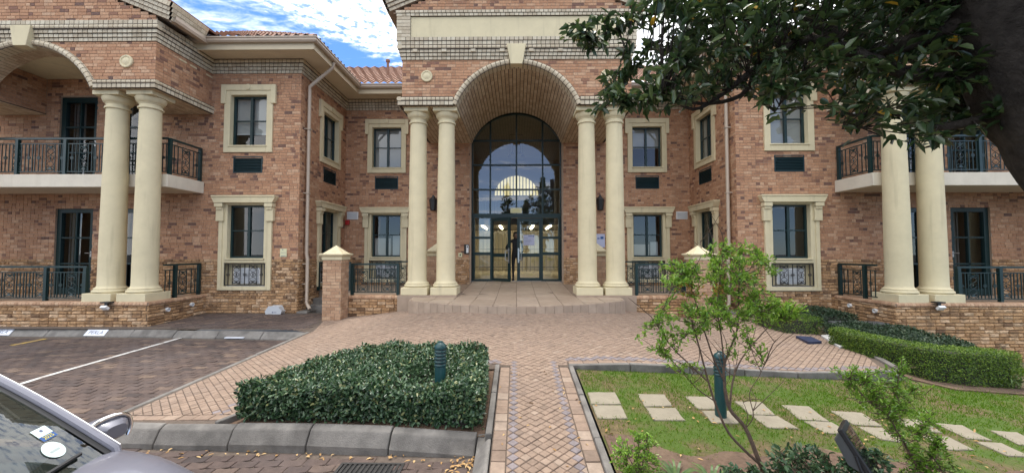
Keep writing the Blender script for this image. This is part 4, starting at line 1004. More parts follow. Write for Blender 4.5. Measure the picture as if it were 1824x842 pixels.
def entry_door(s, ang):
    hx = s*.88; ca, sa = math.cos(ang), math.sin(ang)
    fr = Frame((hx, GY, 0), (-s*ca, -sa, 0), (-s*sa*-1 if False else -s*sa*(-1)*0+ (-sa*s*-1)*0, 0, 0))
    u = Vector((-s*ca, -sa, 0)); nrm = Vector((-s*sa*1.0, -ca, 0)) if s < 0 else Vector((-sa*-1*-1, -ca, 0))
    nrm = Vector((u.y, -u.x, 0)); nrm = nrm if nrm.y < 0 else -nrm
    fr = Frame((hx, GY, 0), u, nrm); g = MB(); Wd = .86
    g.box(0, .1, -.025, .025, .8, 2.95, fr); g.box(Wd-.1, Wd, -.025, .025, .8, 2.95, fr); g.box(.1, Wd-.1, -.025, .025, .8, .9, fr); g.box(.1, Wd-.1, -.025, .025, 2.84, 2.95, fr); g.box(.1, Wd-.1, -.025, .025, 1.62, 1.74, fr)
    d = g.build('door', 'green_paint', B)
    for c, e in ((.9, 1.62), (1.74, 2.84)): MB().quad(fr(.1, 0, c), fr(Wd-.1, 0, c), fr(Wd-.1, 0, e), fr(.1, 0, e)).build('pane', 'glass_entry', d)
    h = MB(); u0 = Wd-.05; h.tube([fr(u0, .02, 1.5), fr(u0, .09, 1.5), fr(u0-.09, .1, 1.52), fr(u0-.09, .1, 1.82), fr(u0, .09, 1.84), fr(u0, .02, 1.84)], .017, 8); h.box(u0-.025, u0+.025, .02, .035, 1.42, 1.92, fr); h.build('handle', 'steel', d)
    for z in (.95, 1.75, 2.6): MB().tube([fr(0, .035, z), fr(0, .035, z+.16)], .012, 6).build('hinge', 'steel', d)
    return fr, d
dfl, dl = entry_door(-1, math.radians(38)); dfr, dr_ = entry_door(1, 0)
# head wall above the vault line at the back is hidden; lobby behind the glass
lob = MB(); x = 3.4
lob.quad((-x, GY+.1, .79), (x, GY+.1, .79), (x, 22, .79), (-x, 22, .79)); lob.build('lobby_floor', 'lobby_floor', B)
lw = MB(); lw.quad((-x, GY+.15, .79), (-x, 22, .79), (-x, 22, 7), (-x, GY+.15, 7)); lw.quad((x, GY+.15, .79), (x, 22, .79), (x, 22, 7), (x, GY+.15, 7)); lw.quad((-x, 22, .79), (x, 22, .79), (x, 22, 7), (-x, 22, 7)); lw.quad((-x, GY+.15, 7), (x, GY+.15, 7), (x, 22, 7), (-x, 22, 7))
lw.box(-x, -1.5, GY+.06, GY+.14, .79, 7); lw.box(1.5, x, GY+.06, GY+.14, .79, 7); lw.build('lobby_wall', 'lobby_wall', B)
mz = MB(); mz.box(-x, x, 17.6, 22, 3.0, 3.3); mzo = mz.build('mezzanine', 'slat_grey', B)
for k in range(44): q = MB(); xx = -x+.1+k*.152; q.box(xx, xx+.07, 17.5, 17.6, 3.02, 4.15); q.build('slat', 'slat_grey', mzo)
mb_ = MB(); mb_.box(-x, x, 17.48, 17.62, 4.12, 4.2); mb_.build('handrail', 'slat_grey', mzo)
for xx in (-1.55, -.75, .75, 1.55): MB().box(xx-.05, xx+.05, 17.9, 20.4, 2.96, 2.995).build('strip_light', 'lit_strip', mzo)
fanr = [(1.22*math.cos(a), 4.95+1.1*math.sin(a)) for a in lin(0, PI, 20)]
fw = MB(); fw.add([(x_, 21.95, z_) for x_, z_ in fanr], [tuple(range(len(fanr)))]); fan = fw.build('fanlight', 'lit_window', B)
for k in range(15): xx = -1.26+k*.18; z_ = 4.95+1.1*math.sqrt(max(0, 1-(xx/1.3)**2)); MB().box(xx-.025, xx+.025, 21.88, 21.93, 4.9, max(4.95, z_)).build('glazing_bar', 'slat_grey', fan)
bp_ = MB(); bp_.box(-x, x, 21.9, 21.96, .8, 2.98); bp_.build('back_panel', 'lobby_floor', B)
sf = MB()
for k in range(30): xx = -2.9+k*.2; sf.box(xx-.012, xx+.012, 19.98, 20.02, .8, 2.9)
for z in (1.0, 1.9, 2.75): sf.box(-2.95, 2.95, 19.97, 20.03, z, z+.04)
sf.build('security_screen', 'slat_grey', B)
ch_ = MB()
for (dx, dz) in ((-.28, 0), (-.16, .12), (.16, .14), (.26, .02)):
    ch_.tube([(dx, 16, 6.6), (dx, 16, 5.75+dz)], .008, 5); ch_.lathe([(.02, .1), (.06, .06), (.09, 0), (.01, -.01)], (dx, 16, 5.68+dz), 10)
ch_.tube([(0, 16, 7), (0, 16, 6.6)], .015, 5); ch_.tube([(-.28, 16, 6.6), (.28, 16, 6.6)], .012, 5); ch_.build('chandelier', 'black_plastic', B)
# back filler above doors: wall around the glass arch (behind the vault end)
fb = MB(); xs = lin(-1.62, 1.62, 32)
for a, b in zip(xs, xs[1:]):
    fb.quad((a, GY+.055, hgt(clamp(a, -1.549, 1.549))-.03), (b, GY+.055, hgt(clamp(b, -1.549, 1.549))-.03), (b, GY+.055, 7.2), (a, GY+.055, 7.2))
fb.build('arch_head', 'dark_joint', B)
for s in (-1, 1): q = MB(); a, b = sorted((s*1.55, s*1.62)); q.box(a, b, RY+.0, GY+.06, .7, 5.7); q.build('jamb', 'mortar', B)

# --- low terrace walls, piers and railings
def pier(x, y, zb, zt, w=.45):
    t = thing('brick_pier', '', '', (x, y, zb)); h = w/2
    for k, fr in enumerate((Frame((x, y-h, 0), (1, 0, 0), (0, -1, 0)), Frame((x+h, y, 0), (0, 1, 0), (1, 0, 0)), Frame((x-h, y, 0), (0, 1, 0), (-1, 0, 0)), Frame((x, y+h, 0), (1, 0, 0), (0, 1, 0)))):
        brick_wall(fr, -h, h, zb, zt-.36, rough=-9, kind='pier', header=.1, name='shaft_face', parent=t, mat='coping_brick')
    c = MB(); e = .27; z = zt-.36
    c.box(x-h-.02, x+h+.02, y-h-.02, y+h+.02, z, z+.07)
    c.add([(x-h-.02, y-h-.02, z+.07), (x+h+.02, y-h-.02, z+.07), (x+h+.02, y+h+.02, z+.07), (x-h-.02, y+h+.02, z+.07), (x-e-.03, y-e-.03, z+.12), (x+e+.03, y-e-.03, z+.12), (x+e+.03, y+e+.03, z+.12), (x-e-.03, y+e+.03, z+.12)], [(0, 1, 5, 4), (1, 2, 6, 5), (2, 3, 7, 6), (3, 0, 4, 7)])
    c.add([(x-e-.03, y-e-.03, z+.12), (x+e+.03, y-e-.03, z+.12), (x+e+.03, y+e+.03, z+.12), (x-e-.03, y+e+.03, z+.12), (x-e-.03, y-e-.03, z+.145), (x+e+.03, y-e-.03, z+.145), (x+e+.03, y+e+.03, z+.145), (x-e-.03, y+e+.03, z+.145), (x-h, y-h, z+.16), (x+h, y-h, z+.16), (x+h, y+h, z+.16), (x-h, y+h, z+.16), (x, y, zt)], [(0, 1, 5, 4), (1, 2, 6, 5), (2, 3, 7, 6), (3, 0, 4, 7), (4, 5, 9, 8), (5, 6, 10, 9), (6, 7, 11, 10), (7, 4, 8, 11), (8, 9, 12), (9, 10, 12), (10, 11, 12), (11, 8, 12)])
    c.build('cap', 'plaster', t); return t
for s in (-1, 1):
    side = 'beside the parking side' if s < 0 else 'behind the young shrub on the lawn'
    tag(pier(s*4.5, 9.78, .0, 1.96), 'brick gate pier with cream pyramid cap, '+('nearest the kerb signs and downpipe' if s < 0 else 'half hidden behind the leafy shrub'), 'pier', 'capped brick piers of the terrace')
    tag(pier(s*2.3, 11.3, .66, 2.04), 'brick pier with cream pyramid cap glimpsed between the '+('columns near the intercom' if s < 0 else 'columns near the blue wall board'), 'pier', 'capped brick piers of the terrace')
    t = thing('terrace_wall', 'low brick wall with bullnose coping and green railing '+('between intercom-side columns and pier' if s < 0 else 'behind the leafy shrub beside the columns'), 'wall', (s*3.65, 10, .2))
    fr = front(10.0); a, b = sorted((s*4.27, s*3.01))
    brick_wall(fr, a, b, .0, .6, rough=9, kind='lowwall', header=.1, name='wall_face', parent=t, mmat='mortar_dark')
    cpo = MB().box(a, b, -.22, .012, .6, .668, fr).build('coping', 'mortar', t); n_ = round((b-a)/.085)
    for k in range(n_):
        u0, u1 = a+(b-a)*k/n_+.004, a+(b-a)*(k+1)/n_-.004; prof = [(-.23, .6), (.02, .6), (.03, .63), (.02, .665), (-.005, .688), (-.23, .69)]
        piece('lowcoping', cpo, [fr(u0, q_, z) for q_, z in prof]+[fr(u1, q_, z) for q_, z in prof], [(i, i+1, 7+i, 6+i) for i in range(5)]+[(0, 1, 2, 3, 4, 5), (11, 10, 9, 8, 7, 6)], R.random(), 'coping_brick')
    railing(front(10.1), a+.02, b+.0, .69, 1.5, owner=t)
    railing(front(12.6), min(s*4.2, s*3.1), max(s*4.2, s*3.1), .67, 1.5, owner=t, posts=[s*3.4])
    t2 = thing('terrace_railing', 'short green iron railing set back by the '+('downpipe wall' if s < 0 else 'lawn side wing wall'), 'railing', (s*5.4, 11.6, .6))
    railing(front(11.6), min(s*5.88, s*4.9), max(s*5.88, s*4.9), .66, 1.5, owner=t2)
    st = MB(); a, b = sorted((s*5.88, s*4.8)); st.box(a, b, 11.35, 11.71, -.05, .45); st.box(a, b, 11.0, 11.35, -.05, .3); st.build('side_step', 'concrete', B, bevel=.01)
    k = MB(); a, b = sorted((s*5.9, s*5.6)); k.box(a, b, 10.52, 10.99, .0, .2); k.build('drain_kerb', 'concrete', B, bevel=.02)

finish_pieces('plinthbrick', 'brick', 'brick_courses', 150)
finish_pieces('brick', 'brick', 'brick_courses', 150)
finish_pieces('pier', 'brick', 'brick_courses', 160, vis=lambda vs, m: vs[4][1] < 9.9)
finish_pieces('lowwall', 'brick', 'brick_courses', 120); finish_pieces('lowcoping', 'brick', 'coping_row', 60)
finish_pieces('block', 'block', 'cornice_blocks', 300)
finish_pieces('voussoir', 'voussoir', 'voussoirs', 120); finish_pieces('vault', 'vault_brick', 'vault_bricks', 200)
finish_pieces('soffit', 'soffit_tile', 'soffit_tiles', 60); finish_pieces('coping', 'coping_brick', 'coping_row', 150); finish_pieces('tile', 'tile', 'tile_field', 140)

# ================================================================== PLANTS
def leaf_mesh(name, mat, parent, P, D, Nn, Ln, Wd, rnd, kind=None, fold=.25, curl=.12):
    P, D, Nn = (np.asarray(a, dtype=np.float64) for a in (P, D, Nn)); n = len(P)
    Ln = np.broadcast_to(np.asarray(Ln, dtype=np.float64), (n,))[:, None]; Wd = np.broadcast_to(np.asarray(Wd, dtype=np.float64), (n,))[:, None]
    D = D/(np.linalg.norm(D, axis=1, keepdims=True)+1e-9); S = np.cross(D, Nn); S /= (np.linalg.norm(S, axis=1, keepdims=True)+1e-9); U = np.cross(S, D)
    def pt(a, b, c): return P+D*Ln*a+S*Wd*b+U*(Wd*abs(b)*fold*2-Ln*c*curl)
    V = np.stack([pt(0, 0, 0), pt(.3, .42, .1), pt(.68, .4, .4), pt(1, 0, 1), pt(.68, -.4, .4), pt(.3, -.42, .1)], axis=1).reshape(-1, 3)
    base = (np.arange(n)*6)[:, None]; q = np.concatenate([base+np.array([[0, 1, 2, 3]]), base+np.array([[0, 3, 4, 5]])], axis=1).reshape(-1)
    me = bpy.data.meshes.new(name); me.vertices.add(n*6); me.vertices.foreach_set('co', V.astype(np.float32).reshape(-1))
    me.loops.add(n*8); me.loops.foreach_set('vertex_index', q.astype(np.int32)); me.polygons.add(n*2)
    me.polygons.foreach_set('loop_start', (np.arange(n*2)*4).astype(np.int32)); me.update(calc_edges=True)
    o = link(name, me, mat, parent, rnd=np.repeat(np.asarray(rnd), 2))
    if kind: o['kind'] = kind
    return o
def rdir(n, up=0.0, spread=1.0):
    d = NR.normal(size=(n, 3))*spread; d[:, 2] += up; return d
def hedge_leaves(name, mat, parent, inpoly, zb, zt, n, Ln, Wd, box, sidefrac=.4, edge_pts=None, lightmix=.5, outdir=1.0, fuzz=.07):
    """leaves through the outer shell of a clipped hedge. inpoly: plan polygon; zb,zt(x,y)"""
    pts = []; nor = []
    x0, x1, y0, y1 = box; m = 0
    per = []; T = 0
    for i in range(len(inpoly)):
        a, b = inpoly[i], inpoly[(i+1) % len(inpoly)]; l_ = math.hypot(b[0]-a[0], b[1]-a[1]); per.append((a, b, l_)); T += l_
    sgn = 1 if parea(inpoly) > 0 else -1
    while len(pts) < n:
        if R.random() < sidefrac:
            t = R.uniform(0, T)
            for a, b, l_ in per:
                if t < l_: break
                t -= l_
            f = t/l_; ox, oy = (b[1]-a[1])/l_*sgn, -(b[0]-a[0])/l_*sgn; dpt = abs(R.gauss(0, fuzz))-fuzz*.43
            x, y = a[0]+(b[0]-a[0])*f-ox*dpt, a[1]+(b[1]-a[1])*f-oy*dpt
            z = zb(x, y)+(zt(x, y)-zb(x, y))*R.random()**.8
            pts.append((x, y, z)); nor.append((ox, oy, .5))
        else:
            x, y = R.uniform(x0, x1), R.uniform(y0, y1)
            if not inside((x, y), inpoly): continue
            z = zt(x, y)+fuzz*.43-abs(R.gauss(0, fuzz)); pts.append((x, y, z)); nor.append((0, 0, 1))
    P = np.array(pts); Nn = np.array(nor); D = rdir(n, 0, .8)+Nn*outdir*.25; D[:, 2] += .1; Nv = Nn+NR.normal(size=(n, 3))*.45; Nv[:, 2] += .4
    return leaf_mesh(name, mat, parent, P, D, Nv, NR.uniform(.6, 1.25, n)*Ln, NR.uniform(.75, 1.25, n)*Wd, np.clip(NR.normal(lightmix, .28, n), 0, .93 if False else 1), 'stuff')
def core(name, mat, parent, poly, zb, zt, inset=.08):  # solid dark filler: paints the shaded inside of the foliage, blocks see-through
    cx = sum(p[0] for p in poly)/len(poly); cy = sum(p[1] for p in poly)/len(poly)
    q = [(cx+(x-cx)*(1-inset/max(.3, math.hypot(x-cx, y-cy))), cy+(y-cy)*(1-inset/max(.3, math.hypot(x-cx, y-cy)))) for x, y in poly]
    m = MB(); m.slab(q, lambda x, y: zb(x, y)-.02, lambda x, y: zt(x, y)-inset*.9); return m.build(name, mat, parent)

# clipped ground hedge beside the path
hp = [(-2.88, 4.1), (-1.6, 3.96), (-.36, 3.83), (-.38, 4.6), (-.42, 5.2), (-1.2, 5.3), (-2.02, 5.3), (-2.5, 4.7)]
hb = lambda x, y: plaza_z(x, y)-.01
def ht(x, y):
    dip = math.exp(-((x+.85)**2+(y-4.25)**2)/.035)*.14
    return plaza_z(x, y)+.325+.03*math.sin(x*5.1+1)*math.sin(y*4.3)+.022*math.sin(x*13+y*3)*math.sin(y*11)-dip-.05*sm((x+.75)/.4)*0
h1 = thing('ground_hedge', 'low clipped dark green hedge filling the kerbed bed around a bollard', 'hedge', (-1.6, 4.5, .15))
hedge_leaves('foliage', 'hedge_leaf', h1, hp, hb, ht, 32000, .045, .025, (-2.95, -.3, 3.8, 5.4), .4, lightmix=.5)
core('dark_core', 'inner_dark', h1, hp, hb, ht, .1)
sp = MB()
for _ in range(140):
    x, y = R.uniform(-2.9, -.4), R.uniform(3.8, 5.3)
    if not inside((x, y), hp): continue
    z = ht(x, y); sp.tube([(x, y, z-.1), (x+R.uniform(-.02, .02), y+R.uniform(-.02, .02), z+R.uniform(.02, .08))], .002, 4)
o = sp.build('stems', 'twig', h1); o['kind'] = 'stuff'
# box hedge, L shaped, by the lawn
z_l = lambda x, y: lawn_z(x, y)
hq = [(5.86, 7.5), (5.84, 6.7), (6.1, 5.98), (6.6, 5.86), (7.42, 5.93), (7.5, 6.12), (7.4, 6.28), (6.6, 6.24), (6.36, 6.35), (6.2, 6.9), (6.18, 7.5)]
bt = lambda x, y: -.12+.4+.1*(1-sm((x-5.8)/2.0))+.01*math.sin(x*17)
h2 = thing('box_hedge', 'neatly clipped box hedge with bright top bending round the shrub bed', 'hedge', (6.3, 6.2, -.15))
hedge_leaves('foliage', 'box_leaf', h2, hq, z_l, bt, 26000, .024, .014, (5.8, 7.75, 5.8, 7.55), .6, lightmix=.5, fuzz=.03)
for seg in ([(5.9, 7.45), (5.9, 6.7), (6.2, 6.0), (6.34, 6.4), (6.12, 6.95), (6.12, 7.45)], [(6.2, 6.0), (6.6, 5.93), (7.35, 6.0), (7.35, 6.2), (6.6, 6.18), (6.34, 6.35)]):
    m = MB(); m.slab(seg, lambda x, y: z_l(x, y)-.05, lambda x, y: bt(x, y)-.05); m.build('dark_core', 'inner_dark', h2)  # dark filler blocks put the shade inside the box hedge
# small box hedge further along, and dark shrubs inside
hs = [(5.5, 9.2), (5.6, 8.35), (6.0, 8.2), (6.35, 8.3), (6.35, 9.2)]
bs = lambda x, y: .42
h3 = thing('box_hedge', 'short clump of box hedge beside the blue ramp edge', 'hedge', (6, 8.7, .1))
hedge_leaves('foliage', 'box_leaf', h3, hs, lambda x, y: .05, bs, 7000, .026, .015, (5.4, 6.4, 8.2, 9.3), .5, lightmix=.45)
core('dark_core', 'inner_dark', h3, hs, lambda x, y: .05, bs, .07)
def shrubs(label, poly, top, n, Ln, mat='dark_leaf', name='ground_shrub', zb=None):
    t = thing(name, label, 'shrub', (sum(p[0] for p in poly)/len(poly), sum(p[1] for p in poly)/len(poly), 0)); xs = [p[0] for p in poly]; ys = [p[1] for p in poly]
    hedge_leaves('foliage', mat, t, poly, zb or z_l, top, n, Ln, Ln*.5, (min(xs), max(xs), min(ys), max(ys)), .3, lightmix=.45)
    core('dark_core', 'inner_dark', t, poly, zb or z_l, top, .1); return t
shrubs('dark low shrub mass enclosed by the clipped box hedge', [(6.3, 8.2), (6.32, 6.95), (6.5, 6.4), (7.5, 6.4), (8.3, 7.4), (8.3, 8.3), (7.4, 8.5)], lambda x, y: lawn_z(x, y)+.3+.05*math.sin(x*7)*math.sin(y*6), 15000, .05)
shrubs('dark shrub bed at the foot of the lawn side wing wall', [(6.4, 10.4), (6.4, 9.35), (7.2, 9.3), (8.2, 9.6), (8.2, 10.4)], lambda x, y: .32+.06*math.sin(x*6), 7000, .05, zb=lambda x, y: .0)
# lawn soil strips
m = MB(); m.slab([(5.7, 8.8), (5.75, 6.1), (6.2, 5.7), (7.9, 5.72), (8.4, 6.6), (8.4, 8.84)], lambda x, y: lawn_z(x, y)-.1, lambda x, y: lawn_z(x, y)+.02); tag(m.build('planting_bed', 'soil'), kind='structure')
m = MB(); m.slab([(5.86, 10.5), (6.0, 9.0), (8.4, 8.84), (8.4, 10.5)], -.3, .06); tag(m.build('planting_bed', 'soil'), kind='structure')
def berm(x, y): return .05*math.exp(-((y-3.15)/.3)**2)*sm((x-.9)/.5)*(1+.5*math.sin(x*7)+.3*math.sin(x*17+y*9))
bs_ = sheet('planting_bed', lambda x, y: lawn_z(x, y)+.008+berm(x, y)-.06*sm((y-3.66-.12*math.sin(x*2.7)-.07*math.sin(x*7.3))/.2), lin(.82, 8, 120), 1.9, 4.1, 44, 'soil')

# stepping stones (two per row), set into the lawn
SS = [((1047, 698), (1096, 698), (1106, 718), (1053, 719)), ((1055, 721), (1107, 721), (1119, 744), (1064, 744)),
      ((1136, 701), (1183, 702), (1198, 722), (1149, 723)), ((1150, 725), (1203, 726), (1220, 747), (1165, 747)),
      ((1221, 705), (1268, 706), (1290, 728), (1243, 727)), ((1250, 730), (1300, 731), (1322, 753), (1268, 752)),
      ((1309, 714), (1357, 715), (1381, 738), (1335, 737)), ((1339, 739), (1386, 740), (1421, 762), (1369, 761)),
      ((1392, 720), (1441, 723), (1476, 749), (1425, 746)), ((1432, 749), (1481, 751), (1516, 772), (1470, 770)),
      ((1480, 731), (1535, 734), (1572, 758), (1520, 755)), ((1528, 759), (1572, 761), (1616, 787), (1571, 782)),
      ((1588, 744), (1640, 747), (1680, 770), (1628, 766)), ((1640, 776), (1690, 777), (1735, 800), (1690, 800)),
      ((1667, 753), (1714, 757), (1766, 783), (1722, 780)), ((1738, 786), (1784, 788), (1836, 812), (1796, 811)),
      ((1764, 766), (1812, 769), (1862, 795), (1815, 791))]
# grass
def grass():
    n = 150000; X = NR.uniform(.82, 9.5, n)**1.0; Y = NR.uniform(2.6, 8.2, n)
    k = np.array([y < lawn_edge(x)-.04 and not (5.7 < x < 8 and y > 5.8) and x < 1.35*y+.2 and not (x > 5.64 and y > 6.2 and x < 8.3) for x, y in zip(X, Y)]); X, Y = X[k], Y[k]
    dens = .5+.5*np.sin(X*2.3+1.3*np.sin(Y*1.7))*np.sin(Y*2.9+X*.7); dens2 = .5+.5*np.sin(X*6.1+2)*np.sin(Y*7.3+X*2)
    strip = np.clip((Y-(3.6+.04*X))/.8, 0, 1)           # worn towards the stepping stones and the front bed
    stones = []
    for q in SS:
        w_ = [on(a, b, lawn_z) for a, b in q]; c_ = sum(w_, Vector())/4; stones.append([tuple((c_+(p_-c_)*.95)[:2]) for p_ in w_])
    free = np.array([not any(inside((x, y), s_) for s_ in stones) for x, y in zip(X, Y)])
    p = free*((Y > 3.62+.12*np.sin(X*2.7)+.07*np.sin(X*7.3)) | (NR.random(len(X)) < .12))*np.clip(.12+.5*dens*dens2+.75*strip*(.55+.45*dens), 0, 1); keep = NR.random(len(X)) < p; X, Y = X[keep], Y[keep]; st = strip[keep]
    n = len(X); Z = np.array([lawn_z(x, y) for x, y in zip(X, Y)])
    D = NR.normal(size=(n, 3))*.55; D[:, 2] = 1; h = NR.uniform(.02, .048, n); w = NR.uniform(.003, .0055, n)
    D /= np.linalg.norm(D, axis=1, keepdims=True); S = np.cross(D, NR.normal(size=(n, 3))); S /= np.linalg.norm(S, axis=1, keepdims=True)
    P = np.stack([X, Y, Z-.003], 1); V = np.stack([P-S*w[:, None], P+S*w[:, None], P+D*h[:, None]], 1).reshape(-1, 3)
    me = bpy.data.meshes.new('grass'); me.vertices.add(n*3); me.vertices.foreach_set('co', V.astype(np.float32).reshape(-1)); me.loops.add(n*3); me.loops.foreach_set('vertex_index', np.arange(n*3, dtype=np.int32)); me.polygons.add(n); me.polygons.foreach_set('loop_start', (np.arange(n)*3).astype(np.int32)); me.update(calc_edges=True)
    r = np.clip(NR.normal(.42, .2, n)+(1-st)*.22+(NR.random(n) < .1)*.4, 0, 1)
    return link('grass', me, 'grass', rnd=r)
tag(grass(), 'short patchy lawn grass around the stepping stones', 'grass', kind='stuff')

rowlab = ['beside the path edging', 'second from the path', 'third from the path, touching the lawn bollard', 'just past the lawn bollard', 'fifth from the path', 'sixth from the path, behind the floodlight', 'seventh from the path', 'eighth from the path, past the leaning sapling', 'ninth from the path']
for i, q in enumerate(SS):
    pts = [on(px, py, lambda x, y: lawn_z(x, y)+.012) for px, py in q]; m = MB(); c = sum(pts, Vector())/4
    k = 4; ring = []
    for a, b in zip(pts, pts[1:]+pts[:1]):
        for t in (0, .35, .7): ring.append(a+(b-a)*t+Vector((R.uniform(-.006, .006), R.uniform(-.006, .006), 0)))
    k = len(ring); vs = [(p.x, p.y, p.z-.04) for p in ring]+[(p.x, p.y, p.z-.004) for p in ring]+[tuple(c+(p-c)*.96+Vector((0, 0, R.uniform(0, .004)))) for p in ring]+[tuple(c)]
    m.add(vs, [(j, (j+1) % k, k+(j+1) % k, k+j) for j in range(k)]+[(k+j, k+(j+1) % k, 2*k+(j+1) % k, 2*k+j) for j in range(k)]+[(2*k+j, 2*k+(j+1) % k, 3*k) for j in range(k)])
    o = m.build('stepping_stone', 'stone_slab'); tag(o, 'pale stepping stone %s, %s slab of its pair' % (rowlab[i//2], 'farther' if i % 2 == 0 else 'front'), 'stone', 'stepping stones across the lawn')

# fallen leaves
n = 300; P = []; 
for _ in range(n):
    q = R.random()
    if q < .2: x = R.uniform(-3.6, -.35); y = kerbY(x)-.17-abs(R.gauss(0, .07)); z = road_z(x, y)+.008
    elif q < .4: x, y = R.uniform(-.6, -.32), R.uniform(3.1, 3.6); z = road_z(x, y)+.01
    elif q < .9: x, y = R.uniform(.85, 5), R.uniform(2.5, 4.6); z = lawn_z(x, y)+.02
    else: x, y = R.uniform(-.2, .7), R.uniform(2.6, 5.2); z = plaza_z(x, y)+.006
    P.append((x, y, z))
D = NR.normal(size=(n, 3)); D[:, 2] *= .1; Nv = NR.normal(size=(n, 3))*.25; Nv[:, 2] += 1
o = leaf_mesh('fallen_leaves', 'dead_leaf', None, P, D, Nv, NR.uniform(.03, .06, n), NR.uniform(.015, .025, n), NR.random(n)); tag(o, 'dry fallen leaves along the kerb and on the lawn', 'leaves', kind='stuff')

# ---- woody plants: px-defined stems at a chosen depth, leaf clusters on twigs
def stem(mb, pts, r0, r1, seg=7):
    # smooth polyline
    P = [Vector(p) for p in pts]; Q = []
    for i in range(len(P)-1):
        p0, p1, p2, p3 = P[max(i-1, 0)], P[i], P[i+1], P[min(i+2, len(P)-1)]
        for k in range(4):
            t = k/4; Q.append(.5*((2*p1)+(p2-p0)*t+(2*p0-5*p1+4*p2-p3)*t*t+(3*p1-p0-3*p2+p3)*t**3))
    Q.append(P[-1]); n = len(Q); mb.tube(Q, [r0+(r1-r0)*(i/(n-1)) for i in range(n)], seg); return Q
def clusters(mb, nodes, cents, per, spread, Ln, tw=.0022, up=.35, droop=0):
    P = []; D = []; Nv = []
    nd = np.array([tuple(p) for p in nodes])
    for c in cents:
        c = Vector(c); j = int(np.argmin(((nd-np.array(c))**2).sum(1)+NR.random(len(nd))*.01)); a = Vector(nd[j])
        mid = (a+c)/2+Vector((R.gauss(0, .02), R.gauss(0, .02), -.15*(c-a).length*(0 if droop else 1)+R.gauss(0, .015)))
        mb.tube([a, mid, c], [tw*1.5, tw*1.2, tw*.7], 4, cap=False)
        ax = (c-a).normalized() if (c-a).length > 1e-4 else Vector((0, 0, 1))
        for k in range(per):
            t = R.random(); p = c-ax*spread*t*1.6+Vector((R.gauss(0, .3), R.gauss(0, .3), R.gauss(0, .3)))*spread*.5
            d = ax*.6+Vector((R.gauss(0, 1), R.gauss(0, 1), R.gauss(0, .8)))*.7; d.z += up
            P.append(tuple(p)); D.append(tuple(d)); Nv.append((R.gauss(0, .6), R.gauss(0, .6), 1))
    return P, D, Nv
def ellcent(px, py, rx, ry, Y, ry3, n):
    o = []
    while len(o) < n:
        a, b, c = R.uniform(-1, 1), R.uniform(-1, 1), R.uniform(-1, 1)
        q = a*a+b*b+c*c
        if q > 1 or q < .12: continue
        p = atY(px+a*rx, py+b*ry, Y+c*ry3*0); 
        p = p+Vector((0, c*ry3, 0)); o.append(p)
    return o
# leafy shrub
YS = 2.95
sh = thing('leafy_shrub', 'tall open shrub with bare leaning stems and bright green leaf clumps', 'shrub', tuple(on(1368, 868, lawn_z)))
m = MB(); nodes = []
def S(pts, r0, r1, dy=0):
    q = [atY(px, py, YS+d*.01) for px, py, d in pts]; Q = stem(m, q, r0, r1); nodes.extend(Q); return Q
S([(1372, 872, 0), (1350, 815, 0), (1328, 762, 2), (1300, 728, 3), (1291, 690, 3)], .017, .012)
S([(1356, 828, 0), (1325, 800, -3), (1296, 767, -5), (1275, 720, -6), (1262, 680, -8), (1246, 620, -10), (1232, 570, -12)], .011, .005)
S([(1291, 690, 3), (1290, 650, 4), (1303, 615, 6), (1314, 580, 8), (1316, 520, 8), (1318, 450, 8)], .010, .003)
S([(1300, 728, 3), (1305, 680, 8), (1320, 640, 14), (1352, 600, 18), (1385, 565, 20)], .008, .003)
S([(1291, 680, 3), (1272, 640, 0), (1255, 590, -4), (1240, 540, -8), (1222, 490, -8)], .007, .003)
S([(1262, 680, -8), (1230, 650, -12), (1195, 615, -16), (1165, 570, -20), (1150, 555, -22)], .006, .002)
S([(1275, 715, -5), (1240, 690, -8), (1205, 650, -14), (1175, 620, -20)], .005, .002)
S([(1290, 650, 4), (1285, 600, 2), (1278, 550, 0), (1282, 500, 0), (1290, 440, 0)], .006, .002)
S([(1316, 560, 8), (1340, 520, 14), (1352, 480, 16)], .005, .002)
S([(1328, 762, 2), (1342, 740, -4), (1335, 700, -6), (1352, 670, -6), (1365, 640, -6)], .004, .0015)
for _ in range(60):
    a = R.choice(nodes[40:]); b = a+Vector((R.gauss(-.05, .14), R.gauss(0, .14), R.uniform(.05, .3))); nodes.extend(stem(m, [a, (a+b)/2+Vector((R.gauss(0, .02), R.gauss(0, .02), 0)), b], .0035, .0015, 5))
cents = ellcent(1312, 480, 62, 58, YS+.05, .3, 105)+ellcent(1300, 560, 50, 40, YS, .25, 44)+ellcent(1212, 492, 40, 42, YS-.08, .2, 48)+ellcent(1235, 560, 45, 40, YS-.1, .2, 34)+ellcent(1380, 550, 50, 26, YS+.2, .2, 62)+ellcent(1180, 590, 42, 44, YS-.18, .15, 30)+ellcent(1200, 650, 45, 30, YS-.15, .15, 8)+ellcent(1330, 620, 40, 25, YS, .15, 8)
P, D, Nv = clusters(m, nodes, cents, 19, .065, .04)
q = [proj(p) for p in P]; rr = np.clip(NR.normal(.48, .3, len(P)), 0, .9)
for i, a in enumerate(q):
    if ((a[0]-1268)/22)**2+((a[1]-516)/16)**2 < 1 and R.random() < .5 or ((a[0]-1225)/30)**2+((a[1]-520)/14)**2 < 1 and R.random() < .4: rr[i] = R.uniform(.94, 1)
m.build('stems', 'twig', sh, smooth=True); leaf_mesh('foliage', 'shrub_leaf', sh, P, D, Nv, NR.uniform(.022, .046, len(P)), NR.uniform(.011, .019, len(P)), rr, 'stuff')
